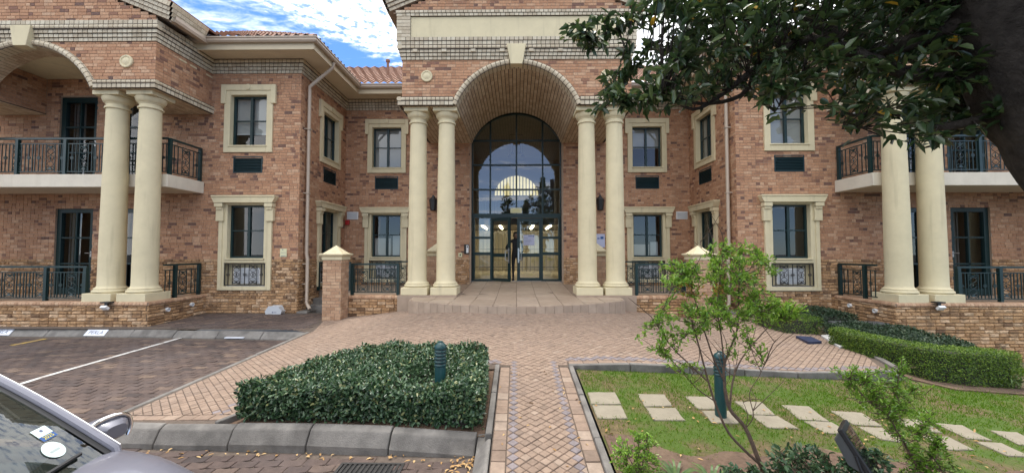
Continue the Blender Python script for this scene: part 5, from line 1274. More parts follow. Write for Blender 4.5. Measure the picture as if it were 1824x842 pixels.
# sapling on the right
sa_ = thing('leaning_sapling', 'slender leaning sapling with upright leafy shoots near the floodlight', 'sapling', tuple(on(1648, 866, lawn_z)))
m = MB(); nodes = []; YS = 2.75
for pts, r0 in (([(1650, 866), (1625, 815), (1600, 770), (1578, 735), (1555, 700), (1535, 672)], .011), ([(1600, 770), (1592, 720), (1600, 680), (1603, 655)], .006), ([(1578, 735), (1548, 715), (1525, 690), (1512, 672)], .005), ([(1625, 815), (1640, 770), (1655, 745)], .006), ([(1590, 750), (1610, 715), (1628, 690)], .005), ([(1640, 850), (1665, 800), (1672, 780)], .005)):
    nodes.extend(stem(m, [atY(px, py, YS+R.uniform(-.05, .05)) for px, py in pts], r0, .0015))
cents = [p+Vector((R.gauss(0, .035), R.gauss(0, .06), R.gauss(.02, .04))) for p in nodes for _ in range(3) if p.z > .25]
cents += ellcent(1555, 690, 50, 38, YS, .15, 42)+ellcent(1655, 800, 35, 45, YS, .14, 30)
P, D, Nv = clusters(m, nodes, cents, 14, .045, .03, up=.5)
m.build('stems', 'twig', sa_, smooth=True); leaf_mesh('foliage', 'shrub_leaf', sa_, P, D, Nv, NR.uniform(.02, .036, len(P)), NR.uniform(.008, .013, len(P)), np.clip(NR.normal(.4, .2, len(P)), 0, .9), 'stuff')
# small round bush by the path and leafy plants along the bottom
def small_bush(name, label, px, py, rx, ry, Y, n, mat, Ln, base, per=14, mix=.5, cat='bush'):
    t = thing(name, label, cat, tuple(on(base[0], base[1], lawn_z))); b = on(base[0], base[1], lawn_z); m = MB(); nodes = []
    for _ in range(8):
        c = atY(px+R.uniform(-rx, rx)*.7, py-ry*R.uniform(.2, .8), Y); nodes.extend(stem(m, [b, (b+c)/2+Vector((R.gauss(0, .03), R.gauss(0, .03), 0)), c], .006, .002, 5))
    P, D, Nv = clusters(m, nodes, ellcent(px, py, rx, ry, Y, (rx*Y/700)*.8, n), per, .04, Ln)
    m.build('stems', 'twig', t); leaf_mesh('foliage', mat, t, P, D, Nv, NR.uniform(.7, 1.2, len(P))*Ln, NR.uniform(.4, .55, len(P))*Ln, np.clip(NR.normal(mix, .22, len(P)), 0, .9), 'stuff'); return t
small_bush('round_bush', 'small bright green round bush beside the path edging', 1132, 812, 46, 52, 3.0, 120, 'shrub_leaf', .024, (1135, 872), 18)
small_bush('dark_bush', 'low dark green glossy bush at the shrub stem foot', 1428, 842, 74, 44, 2.85, 135, 'hedge_leaf', .045, (1432, 880), 9, .6)
small_bush('dark_bush', 'low dark bush growing round the floodlight base', 1545, 834, 42, 40, 2.7, 80, 'hedge_leaf', .04, (1540, 878), 9, .55)
small_bush('dark_bush', 'straggling low bush under the leaning sapling', 1655, 838, 50, 30, 2.8, 60, 'box_leaf', .03, (1655, 878), 9, .4)
small_bush('dark_bush', 'small dark bush between round bush and shrub stem', 1320, 850, 40, 20, 2.8, 36, 'hedge_leaf', .04, (1320, 880), 9, .5)
def strap_plant(label, px, py, n, h, Y=None):
    b = on(px, py, lawn_z); P = MB()
    for _ in range(n):
        a = R.uniform(0, 2*PI); l_ = h*R.uniform(.6, 1.15); w = .011; d = Vector((math.cos(a), math.sin(a), 0)); s = Vector((-d.y, d.x, 0)); rr = R.random(); prev = None
        for k in range(6):
            t = k/5; p = b+d*(l_*.75*t)+Vector((0, 0, l_*(1.15*t-.85*t*t))); ww = w*(1-t**2)+.001; cur = (p-s*ww, p+s*ww)
            if prev: P.add([prev[0], prev[1], cur[1], cur[0]], [(0, 1, 2, 3)], rr)
            prev = cur
    t = thing('strap_plant', label, 'plant', tuple(b)); o = P.build('leaves', 'strap_leaf', t); o['kind'] = 'stuff'
strap_plant('strap leaved plant arching beside the round bush', 1205, 862, 26, .26)
strap_plant('strap leaved plant nearest the shrub stem, before the soil bank', 1268, 862, 22, .24)
strap_plant('strap leaved plant at the end of the box hedge', 1800, 690, 46, .4)
strap_plant('clump of strap leaves by the box hedge front corner', 1770, 688, 26, .3)

# ---- the big tree overhead
tr = thing('evergreen_tree', 'big dark evergreen tree with thick trunk and overhanging leafy boughs', 'tree', (4.9, 2.4, -.3))
m = MB(); nodes = []
trunk = [(5.1, 2.35, -.4), (4.75, 2.35, .5), (4.35, 2.35, 1.5), (3.66, 2.35, 2.28), (3.33, 2.38, 2.95), (3.05, 2.42, 3.6), (2.6, 2.6, 4.4), (2.3, 2.8, 5.4), (2.2, 2.9, 6.4)]
P_ = [Vector(p) for p in trunk]; rad = [.5, .42, .36, .39, .42, .36, .26, .17, .09]; Q = []; RR = []
for i in range(len(P_)-1):
    p0, p1, p2, p3 = P_[max(i-1, 0)], P_[i], P_[i+1], P_[min(i+2, len(P_)-1)]
    for k in range(6):
        t = k/6; Q.append(.5*((2*p1)+(p2-p0)*t+(2*p0-5*p1+4*p2-p3)*t*t+(3*p1-p0-3*p2+p3)*t**3)); RR.append((rad[i]*(1-t)+rad[i+1]*t)*R.uniform(.97, 1.04))
m.tube(Q, RR, 28)
for v in range(len(m.v)):
    x, y, z = m.v[v]; f = .022*math.sin(x*9+z*3)*math.sin(y*11)+.014*math.sin(z*13+y*17); m.v[v] = (x+f, y+f*.6, z)
def bough(pts, r0, r1):
    q = stem(m, [p if isinstance(p, Vector) else atY(*p) for p in pts], r0, r1, 8); nodes.extend(q[2:])
bough([Vector((3.0, 2.4, 3.3)), (1560, 92, 2.7), (1480, 55, 2.9), (1400, 20, 3.1), (1310, 40, 3.2), (1240, 80, 3.3), (1150, 90, 3.3)], .06, .006)
bough([Vector((3.15, 2.4, 2.9)), (1640, 135, 2.6), (1540, 100, 2.6), (1440, 70, 2.7), (1350, 120, 2.75), (1290, 165, 2.8), (1235, 195, 2.8), (1180, 165, 2.85)], .05, .005)
bough([Vector((3.2, 2.4, 2.7)), (1690, 225, 2.6), (1640, 210, 2.65), (1570, 200, 2.7), (1520, 205, 2.75), (1490, 190, 2.8)], .035, .004)
bough([(1350, 120, 2.75), (1320, 170, 2.9), (1250, 185, 3.0), (1180, 170, 3.0), (1130, 180, 3.0), (1090, 165, 3.0)], .02, .003)
bough([(1400, 20, 3.1), (1300, 0, 3.3), (1180, 20, 3.4), (1100, 50, 3.4), (1050, 70, 3.4), (1030, 45, 3.4)], .025, .003)
bough([(1100, 50, 3.4), (1120, 110, 3.4), (1110, 150, 3.4), (1085, 185, 3.4)], .01, .003)
bough([Vector((2.8, 2.5, 3.9)), (1500, -60, 2.6), (1380, -60, 2.9), (1240, -50, 3.1), (1120, -40, 3.2)], .06, .006)
bough([Vector((2.9, 2.5, 3.7)), (1600, 30, 3.2), (1520, 40, 3.6), (1440, 20, 3.9), (1360, 60, 4.1)], .045, .005)
bough([(1440, 70, 2.7), (1430, 130, 2.7), (1400, 170, 2.7), (1380, 200, 2.7)], .014, .003)
bough([(1570, 200, 2.7), (1545, 225, 2.7), (1500, 230, 2.7)], .01, .003)
bough([Vector((3.2, 2.4, 2.8)), (1730, 200, 2.9), (1680, 250, 3.0), (1640, 265, 3.0)], .03, .004)
bough([Vector((3.2, 2.2, 3.2)), Vector((3.0, 1.2, 3.8)), Vector((2.6, .2, 4.1)), Vector((2.0, -.8, 4.2))], .12, .02)
bough([Vector((2.6, 2.6, 4.4)), Vector((1.6, 2.2, 4.7)), Vector((.8, 1.6, 4.8)), Vector((.4, 1.2, 4.8))], .1, .02)
bough([Vector((2.6, 2.6, 4.4)), Vector((3.4, 3.4, 4.9)), Vector((4.4, 4.2, 5.2))], .1, .02)
bough([Vector((2.3, 2.8, 5.2)), Vector((1.6, 3.4, 5.6)), Vector((1.0, 3.8, 5.7))], .08, .02)
LOWB = [(1005, 30), (1030, 95), (1070, 195), (1110, 195), (1150, 178), (1200, 195), (1240, 205), (1290, 185), (1330, 168), (1365, 212), (1400, 205), (1440, 178), (1470, 185), (1500, 205), (1540, 245), (1590, 222), (1625, 258), (1660, 268), (1740, 258), (1775, 262), (1830, 200)]
def low(px):
    for (a, b), (c, d) in zip(LOWB, LOWB[1:]):
        if a <= px <= c: return b+(d-b)*(px-a)/(c-a)
    return -99
GAPS = [(1150, 80, 32, 44), (1128, 120, 18, 40), (1185, 60, 20, 20), (1330, 38, 14, 8), (1475, 30, 28, 12), (1600, 60, 20, 22), (1065, 15, 22, 14), (1170, 150, 40, 10), (1620, 165, 25, 14)]
cents = []; tries = 0
while len(cents) < 980 and tries < 60000:
    tries += 1; px, py = R.uniform(1005, 1800), R.uniform(-60, 270); lo = low(px)
    if py > lo: continue
    if any(((px-a)/c)**2+((py-b)/d)**2 < 1 and R.random() < .93 for a, b, c, d in GAPS): continue
    edge = (lo-py)/70; lft = (px-1000)/170
    if R.random() > min(1, .1+edge*.75)*min(1, .1+lft*.75): continue
    if px < 1135: continue
    cents.append(atY(px, py, R.uniform(2.3, 3.5)))
for nd_ in [q for q in nodes if proj(q)[0] < 1200 and proj(q)[1] > -20]:
    for _ in range(3): cents.append(nd_+Vector((R.gauss(0, .07), R.gauss(0, .09), R.gauss(0, .06))))
P, D, Nv = clusters(m, nodes, cents, 8, .085, .08, tw=.003, up=-.05, droop=1)
nodes2 = list(nodes); c2 = []
while len(c2) < 620:
    a, b, c = R.uniform(-1, 1), R.uniform(-1, 1), R.uniform(-1, 1)
    if a*a+b*b+c*c > 1: continue
    p = Vector((3.3+2.8*a, 1.0+2.6*b, 5.0+1.4*c)); q = proj(p)
    if 0 < q[2] and 0 < q[0] < 1824 and q[1] > -30: continue
    c2.append(p)
P2_, D2, N2 = clusters(m, nodes2, c2, 10, .14, .12, tw=.005, up=0, droop=1)
lab = m.build('trunk', 'bark', tr, smooth=True, angle=60)
leaf_mesh('crown', 'tree_leaf', tr, P+P2_, D+D2, Nv+N2, np.concatenate([NR.uniform(.055, .12, len(P)), NR.uniform(.1, .16, len(P2_))]), np.concatenate([NR.uniform(.03, .05, len(P)), NR.uniform(.04, .06, len(P2_))]), np.clip(NR.normal(.45, .25, len(P)+len(P2_)), 0, .92)+(NR.random(len(P)+len(P2_)) < .008)*.9, 'stuff')
# trees across the drive (behind the photographer): they show in the door glass and windscreen
def far_tree(label, x, y, h, w):
    t = thing('street_tree', label, 'tree', (x, y, -.1), 'trees across the drive'); m = MB(); nodes = stem(m, [(x, y, -.2), (x+.1, y, h*.4), (x-.05, y, h*.9)], .16, .03, 9)
    c = []
    while len(c) < 150:
        a, b, d = R.uniform(-1, 1), R.uniform(-1, 1), R.uniform(0, 1)
        if a*a+b*b > 1: continue
        ww = w*(math.sin(PI*min(1, d*.95+.05))**.6)*(1+.25*math.sin(d*23+x)); c.append(Vector((x+a*ww, y+b*ww, h*(.25+.8*d))))
    P, D, Nv = clusters(m, nodes, c, 14, .3, .2, tw=.012, up=.2); m.build('trunk', 'bark', t, smooth=True); leaf_mesh('crown', 'tree_leaf', t, P, D, Nv, .24, .11, np.clip(NR.normal(.4, .2, len(P)), 0, .9), 'stuff')
far_tree('slim street tree across the drive, reflected left of the door mullion', -.9, -11, 8.2, .8)
far_tree('slim street tree across the drive, reflected at the door mullion', .9, -11.5, 6.6, .6)
far_tree('slim street tree across the drive, reflected right of the door mullion', 2.6, -11, 8.6, .9)
far_tree('broad street tree across the drive on the parking side', -6.5, -10, 7.5, 1.8)
far_tree('broad street tree across the drive on the lawn side', 8.5, -9, 8, 2.0)

# ================================================================== OBJECTS
# ---- bollard lights
def bollard(x, y, z, h, label):
    t = thing('bollard_light', label, 'bollard', (x, y, z), 'green garden bollard lights'); r = .058
    MB().lathe([(r, z-.1), (r, z+h-.27), (r*.96, z+h-.26)], (x, y, 0), 24).build('post', 'bollard_green', t, smooth=True)
    lo = MB(); lo.lathe([(r*.8, z+h-.27), (r*.8, z+h-.08)], (x, y, 0), 20); lo.build('lamp_core', 'grey_plastic', t, smooth=True)
    for k in range(5):
        zz = z+h-.255+k*.036; MB().lathe([(r*.85, zz), (r*1.12, zz+.002), (r*1.14, zz+.012), (r*1.0, zz+.024), (r*.8, zz+.026)], (x, y, 0), 24).build('louvre_ring', 'bollard_green', t, smooth=True, angle=40)
    MB().lathe([(r*1.12, z+h-.075), (r*1.14, z+h-.06), (r*.95, z+h-.035), (r*.6, z+h-.018), (r*.45, z+h-.012), (r*.42, z+h), (r*.2, z+h+.004)], (x, y, 0), 24).build('cap', 'bollard_green', t, smooth=True, angle=40)
    return t
p = atY(784, 700, 4.22); bollard(p.x, 4.22, plaza_z(p.x, 4.22)-.01, .705, 'dark green ribbed bollard light standing in the ground hedge')
p = on(1284, 742, lawn_z); bollard(p.x, p.y, p.z, .70, 'dark green ribbed bollard light on the lawn behind the shrub')
# ---- little hedge stakes
for px, py, h, lb in ((428, 720, .3, 'thin dark sprinkler riser at the slanting hedge corner'), (866, 640, .22, 'thin dark sprinkler riser at the hedge end by the path')):
    Y = 4.15 if px < 500 else 5.12; q = atY(px, py, Y); t = thing('sprinkler_riser', lb, 'sprinkler', (q.x, Y, q.z)); m = MB(); m.tube([(q.x, Y, plaza_z(q.x, Y)), (q.x, Y, q.z+h*.6)], .012, 8); m.build('pipe', 'black_plastic', t); m = MB(); m.tube([(q.x, Y, q.z+h*.6), (q.x, Y, q.z+h*.75)], .016, 8); m.build('nozzle', 'black_plastic', t)
# ---- drain grate
gx0, gx1, gy0, gy1 = -1.54, -.98, 3.08, 3.52; gz = .016
t = thing('drain_grate', 'dark iron slotted drain grate set in the drive by the kerb', 'drain', ((gx0+gx1)/2, (gy0+gy1)/2, road_z(-1.1, 3.1)))
zc = road_z(-1.1, 3.1)+gz; m = MB(); w = .025
m.box(gx0, gx1, gy0, gy0+w, zc-.03, zc); m.box(gx0, gx1, gy1-w, gy1, zc-.03, zc); m.box(gx0, gx0+w, gy0+w, gy1-w, zc-.03, zc); m.box(gx1-w, gx1, gy0+w, gy1-w, zc-.03, zc); m.build('frame', 'iron_dark', t)
m = MB(); m.box(gx0, gx1, gy0, gy1, zc-.012, zc-.0105); m.build('slot_dark', 'black_plastic', t)  # flat black sheet paints the dark void below the bars
for k in range(12): x = gx0+w+.012+k*.0418; MB().box(x, x+.022, gy0+w, gy1-w, zc-.012, zc-.002).build('bar', 'iron_dark', t)
# ---- kerb name plates
fp = lambda: None
def plate(px0, px1, py, label, txt):
    X0, X1 = (atY((px0), py, 8.66).x, atY(px1, py, 8.66).x); yk = 8.92-(X0+20)*.0207
    d = Vector((11.6, -.24, 0)).normalized(); o_ = Vector(((X0+X1)/2, yk-.05-.004+((X0+X1)/2-X0)*-.02, .09)); nrm_up = Vector((0, -.12, -.13)).normalized()*-1
    fr = Frame(o_, d, Vector((0, -.13, .12)).normalized(), nrm_up); hw = (X1-X0)/2
    t = thing('bay_name_plate', label, 'sign', tuple(o_), 'name plates on the parking kerb'); MB().box(-hw, hw, .002, .008, -.165, -.01, fr).build('plate', 'sign_white', t)
    text_on(txt, .12, fr, 0, .0095, -.088, 'sign_ink', t); return t
plate(-14, 26, 577, 'white PERLA plate on the kerb at the far end of the bays', 'PERLA'); plate(160, 197, 581, 'white PERLA plate on the kerb below the column lamp', 'PERLA')
p = on(418, 601, lambda x, y: -.02); t = thing('kerb_plate', 'small white plate lying flat at the foot of the kerb', 'sign', tuple(p)); MB().box(p.x-.2, p.x+.2, p.y-.03, p.y+.03, p.z-.01, p.z+.012).build('plate', 'sign_white', t)
# ---- bait box against the wing wall
x, y = -6.42, 10.42; z = plaza_z(x, y); t = thing('bait_box', 'pale grey six sided bait box against the wing wall', 'box', (x, y, z)); F = front(y)
hx = [(x-.19, z), (x+.19, z), (x+.21, z+.07), (x+.12, z+.2), (x-.12, z+.2), (x-.21, z+.07)]; m = MB(); m.prism(hx, F, -.12, .06); m.build('body', 'pale_grey', t, bevel=.012)
MB().box(x-.03, x+.005, .06, .064, z+.035, z+.065, F).build('logo', 'sign_ink', t); MB().box(x+.02, x+.09, .06, .064, z+.043, z+.056, F).build('lettering', 'sign_ink', t)
# ---- wall notices, vents, alarm
def plaque(label, fr, u0, u1, z0, z1, mat, lines=(), name='wall_notice', cat='sign', n=.0):
    t = thing(name, label, cat, tuple(fr((u0+u1)/2, n, z0))); MB().box(u0, u1, n+.002, n+.012, z0, z1, fr).build('board', mat, t)
    for (a, b, c, d, mm) in lines: MB().box(u0+(u1-u0)*a, u0+(u1-u0)*b, n+.012, n+.0135, z0+(z1-z0)*c, z0+(z1-z0)*d, fr).build('print', mm, t)
    return t
plaque('small yellow notice fixed to the wing wall above the bait box', front(WY), -6.38, -6.2, 1.66, 1.88, 'sign_cream', [(.3, .5, .84, .92, 'sign_ink'), (.1, .9, .5, .53, 'sign_ink'), (.15, .85, .1, .16, 'sign_ink')])
for s in (-1, 1):
    F = front(RY); cx = s*5.62; t = thing('wall_vent', 'white louvred wall vent on the recess wall '+('above the red alarm box' if s < 0 else 'by the lawn side corner'), 'vent', (cx, RY, 2.95))
    MB().box(cx-.19, cx+.19, -.02, .03, 2.9, 3.16, F).build('frame', 'white_plastic', t)
    for k in range(6): MB().box(cx-.16, cx+.16, .03, .045, 2.93+k*.037, 2.95+k*.037, F).build('slat', 'pale_grey', t)
m = MB(); m.box(-5.86, -5.72, -.01, .07, 2.72, 2.88, front(RY)); o = m.build('alarm_box', 'red_box', None, bevel=.01); tag(o, 'small red fire alarm box under the white wall vent', 'alarm')
# ---- plinth floodlights
for s, lb in ((-1, 'small black and white floodlight clipped to the coping above the kerb plate'), (1, 'small black and white floodlight clipped to the coping above the shrubs')):
    p = atY(195 if s < 0 else 1667, 538, 8.84); t = thing('clip_floodlight', lb, 'lamp', tuple(p))
    MB().box(p.x-.09, p.x+.09, 8.72, 8.86, p.z-.01, p.z+.02).build('bracket', 'black_plastic', t); m = MB(); m.box(p.x-.03, p.x+.03, 8.76, 8.8, p.z-.07, p.z-.01); m.build('arm', 'black_plastic', t)
    fr = Frame((p.x, 8.74, p.z-.11), (1, 0, 0), (0, -.7, -.7), (0, -.7, .7)); m = MB(); m.box(-.07, .07, -.03, .03, -.05, .05, fr); m.build('head', 'white_plastic', t, bevel=.008)
# ---- entrance lanterns, intercom, boards
for s in (-1, 1):
    x, y, z = s*2.83, RY-.14, 3.2; t = thing('wall_lantern', 'black coach lantern on the wall behind the '+('intercom side columns' if s < 0 else 'blue board side columns'), 'lantern', (x, y, z))
    m = MB(); m.lathe([(.05, -.02), (.1, .0), (.14, .34), (.15, .35), (.06, .45), (.02, .52)], (x, y, z), 6); m.build('housing', 'black_plastic', t); m = MB(); m.tube([(x, y, z+.4), (x, RY-.02, z+.5), (x, RY, z+.2)], .015, 6); m.build('bracket', 'black_plastic', t); MB().lathe([(.085, .05), (.12, .32)], (x, y, z), 6).build('pane', 'glass_win', t)
F = front(RY); t = thing('intercom', 'black and white intercom unit beside the glass doors', 'intercom', (-1.72, RY, 1.8)); MB().box(-1.78, -1.62, .0, .05, 1.72, 2.05, F).build('case', 'black_plastic', t, bevel=.006); MB().box(-1.71, -1.63, .05, .056, 1.76, 2.02, F).build('face', 'white_plastic', t); MB().box(-1.69, -1.65, .056, .06, 1.94, 1.99, F).build('camera_eye', 'black_plastic', t)
t = thing('switch_plate', 'cream switch plate left of the intercom', 'switch', (-1.92, RY, 1.65)); MB().box(-1.98, -1.85, .0, .03, 1.62, 1.76, F).build('plate', 'sign_cream', t, bevel=.005); MB().box(-1.935, -1.895, .03, .038, 1.66, 1.72, F).build('button', 'black_plastic', t)
plaque('blue grey wall board behind the lawn side columns', F, 2.7, 3.0, 1.95, 2.4, 'notice_lilac', [(.15, .4, .62, .7, 'sign_blue'), (.5, .85, .62, .8, 'sign_blue')], n=.02)
Fg = front(GY)
plaque('yellow cream notice stuck on the glass above the doors', Fg, -.21, .19, 3.13, 3.31, 'sign_cream', [(.25, .75, .6, .68, 'sign_yellow_ink'), (.15, .85, .25, .32, 'sign_yellow_ink')], n=.06)
plaque('lilac paper notice taped inside the closed glass door', Frame((0, GY, 0), (1, 0, 0), (0, -1, 0)), .24, .62, 2.02, 2.38, 'notice_lilac', [(.45, .8, .84, .9, 'sign_blue'), (.84, .95, .8, .92, 'sign_blue'), (.08, .4, .66, .69, 'sign_ink'), (.08, .7, .5, .52, 'sign_ink'), (.08, .75, .4, .42, 'sign_ink'), (.08, .6, .3, .32, 'sign_ink'), (.08, .5, .12, .14, 'sign_ink')], n=.03)
# ---- ramp pieces near the lawn side wing
t = thing('kerb_ramp', 'pale concrete ramp slab at the plaza edge', 'ramp', (6.3, 7.9, .1)); pts = [on(a, b, lambda x, y: plaza_z(x, y)+.03) for a, b in ((1462, 597), (1482, 595), (1520, 612), (1496, 618))]; m = MB(); m.slab([(p.x, p.y) for p in pts], -.1, lambda x, y: plaza_z(x, y)+.04); m.build('slab', 'concrete_pale', t, bevel=.01)
t = thing('ramp_edge', 'blue painted wedge stone on the plaza edge', 'kerb stone', (5.9, 8.2, .1)); pts = [on(a, b, lambda x, y: plaza_z(x, y)+.05) for a, b in ((1417, 597), (1446, 599), (1464, 607), (1440, 608))]; m = MB(); m.slab([(p.x, p.y) for p in pts], -.1, lambda x, y: plaza_z(x, y)+.05); m.build('stone', 'ramp_blue', t, bevel=.01)
p = on(1540, 580, lambda x, y: .1); t = thing('manhole_cover', 'dark flat cover slab against the lawn side plinth', 'cover', (7.9, 9.3, .1)); m = MB(); m.slab([(7.2, 8.95), (8.35, 8.95), (8.35, 9.25), (7.2, 9.25)], .0, .2); m.build('slab', 'grey_plastic', t, bevel=.01); m = MB(); m.slab([(7.1, 8.86), (8.38, 8.86), (8.38, 8.94), (7.1, 8.94)], -.1, .18); m.build('edge', 'concrete', t)
# ---- garden floodlight
c = atY(1528, 800, 2.68); t = thing('garden_floodlight', 'black square garden floodlight tilted up among low plants', 'floodlight', (c.x, 2.68, c.z-.2))
fr = Frame(c, Vector((.72, .69, 0)).normalized(), Vector((.69*.86, -.72*.86, .51)), Vector((-.69*.51, .72*.51, .86)))
m = MB(); m.box(-.11, .11, -.012, .02, -.16, .16, fr); m.build('front_frame', 'black_plastic', t, bevel=.006)
m = MB(); m.add([fr(-.1, -.012, -.14), fr(.1, -.012, -.14), fr(.1, -.012, .14), fr(-.1, -.012, .14), fr(-.06, -.09, -.06), fr(.06, -.09, -.06), fr(.06, -.075, .1), fr(-.06, -.075, .1)], [(0, 1, 5, 4), (1, 2, 6, 5), (2, 3, 7, 6), (3, 0, 4, 7), (4, 5, 6, 7)]); m.build('housing', 'grey_plastic', t, bevel=.008)
MB().quad(fr(-.09, .021, -.13), fr(.09, .021, -.13), fr(.09, .021, .13), fr(-.09, .021, .13)).build('lens', 'glass_win', t)
m = MB(); m.tube([fr(-.12, 0, 0), fr(-.12, -.05, -.2), fr(.12, -.05, -.2), fr(.12, 0, 0)], .01, 6); m.tube([fr(0, -.05, -.2), Vector((c.x, 2.68, lawn_z(c.x, 2.68)))], .012, 6); m.build('bracket', 'black_plastic', t)

# ---- person in the doorway
def person():
    X, Y, z = -.02, GY+.12, .80
    t = thing('person', 'person in black clothes standing in the open doorway reaching for the door handle', 'person', (X, Y, z))
    V = []; E_ = []; Rr = []
    def jt(x, y, h, r, prev=None):
        V.append((X+x, Y+y, z+h)); Rr.append(r); i = len(V)-1
        if prev is not None: E_.append((prev, i))
        return i
    pel = jt(0, 0, .92, .15); w = jt(0, .0, 1.08, .13, pel); ch = jt(0, -.01, 1.25, .15, w); sh_ = jt(0, 0, 1.38, .12, ch); nk = jt(0, -.01, 1.46, .055, sh_); hd = jt(.01, -.02, 1.54, .075, nk); ht_ = jt(.01, -.02, 1.66, .085, hd)
    hips = {}
    for s, fy in ((-1, -.03), (1, .05)):
        h = jt(s*.09, 0, .86, .105, pel); k = jt(s*.095, fy, .48, .065, h); a = jt(s*.095, fy+.02, .1, .045, k); jt(s*.1, fy-.12, .045, .04, a)
    l1 = jt(-.19, 0, 1.36, .06, sh_); l2 = jt(-.34, -.12, 1.14, .048, l1); l3 = jt(-.24, -.3, 1.0, .035, l2); lp = jt(-.22, -.36, .98, .032, l3)
    r1 = jt(.19, 0, 1.36, .06, sh_); r2 = jt(.23, .03, 1.1, .048, r1); r3 = jt(.2, -.05, .87, .035, r2)
    me = bpy.data.meshes.new('body'); me.from_pydata(V, E_, []); o = bpy.data.objects.new('body', me); COL.objects.link(o); setparent(o, t); me.materials.append(MATS['cloth_black'])
    md = o.modifiers.new('skin', 'SKIN'); ld = me.skin_vertices[0].data if me.skin_vertices else None
    if ld is None:
        bm = bmesh.new(); bm.from_mesh(me); bm.verts.layers.skin.verify(); bm.to_mesh(me); bm.free(); ld = me.skin_vertices[0].data
    for i, r in enumerate(Rr): ld[i].radius = (r, r*.82)
    ld[0].use_root = True
    ss = o.modifiers.new('sub', 'SUBSURF'); ss.levels = 2; ss.render_levels = 2
    hm = MB(); hm.lathe([(.02, -.02), (.085, .0), (.115, .06), (.118, .12), (.1, .19), (.06, .225), (.01, .235)], (X+.01, Y+.01, z+1.47), 16); hm.build('hair', 'hair', t, smooth=True)
    fm = MB(); fm.lathe([(.02, -.0), (.06, .02), (.078, .08), (.07, .15), (.03, .19)], (X+.01, Y-.055, z+1.45), 12); fm.tube([(X+.01, Y-.13, z+1.55), (X+.01, Y-.15, z+1.525), (X+.01, Y-.13, z+1.515)], .012, 6); fm.build('face', 'skin', t, smooth=True)
    hmm = MB()
    for (hx, hy, hz, dx, dy, dz) in ((-.22, -.36, .98, .0, -.9, -.3), (.2, -.05, .83, 0, -.1, -1)):
        d = Vector((dx, dy, dz)).normalized(); s_ = Vector((1, 0, 0)); b = Vector((X+hx, Y+hy, z+hz)); hmm.tube([b, b+d*.08], [.035, .03], 8)
        for k in range(4): f0 = b+d*.08+s_*((k-1.5)*.018); hmm.tube([f0, f0+d*.035, f0+d*.05+Vector((0, 0, -.02))], [.009, .008, .006], 5)
        hmm.tube([b+s_*.03, b+s_*.05+d*.05], [.01, .008], 5)
    hmm.build('hands', 'skin', t, smooth=True)
    for s, fy in ((-1, -.03), (1, .05)):
        m = MB(); m.lathe([(.04, 0), (.05, .02), (.045, .06), (.02, .09)], (0, 0, 0), 12)
        m.v = [(X+s*.098+v[0], Y+fy-.06+v[1]*2.4, z+.005+v[2]) for v in m.v]; m.build('shoe', 'cloth_black', t, smooth=True)
person()

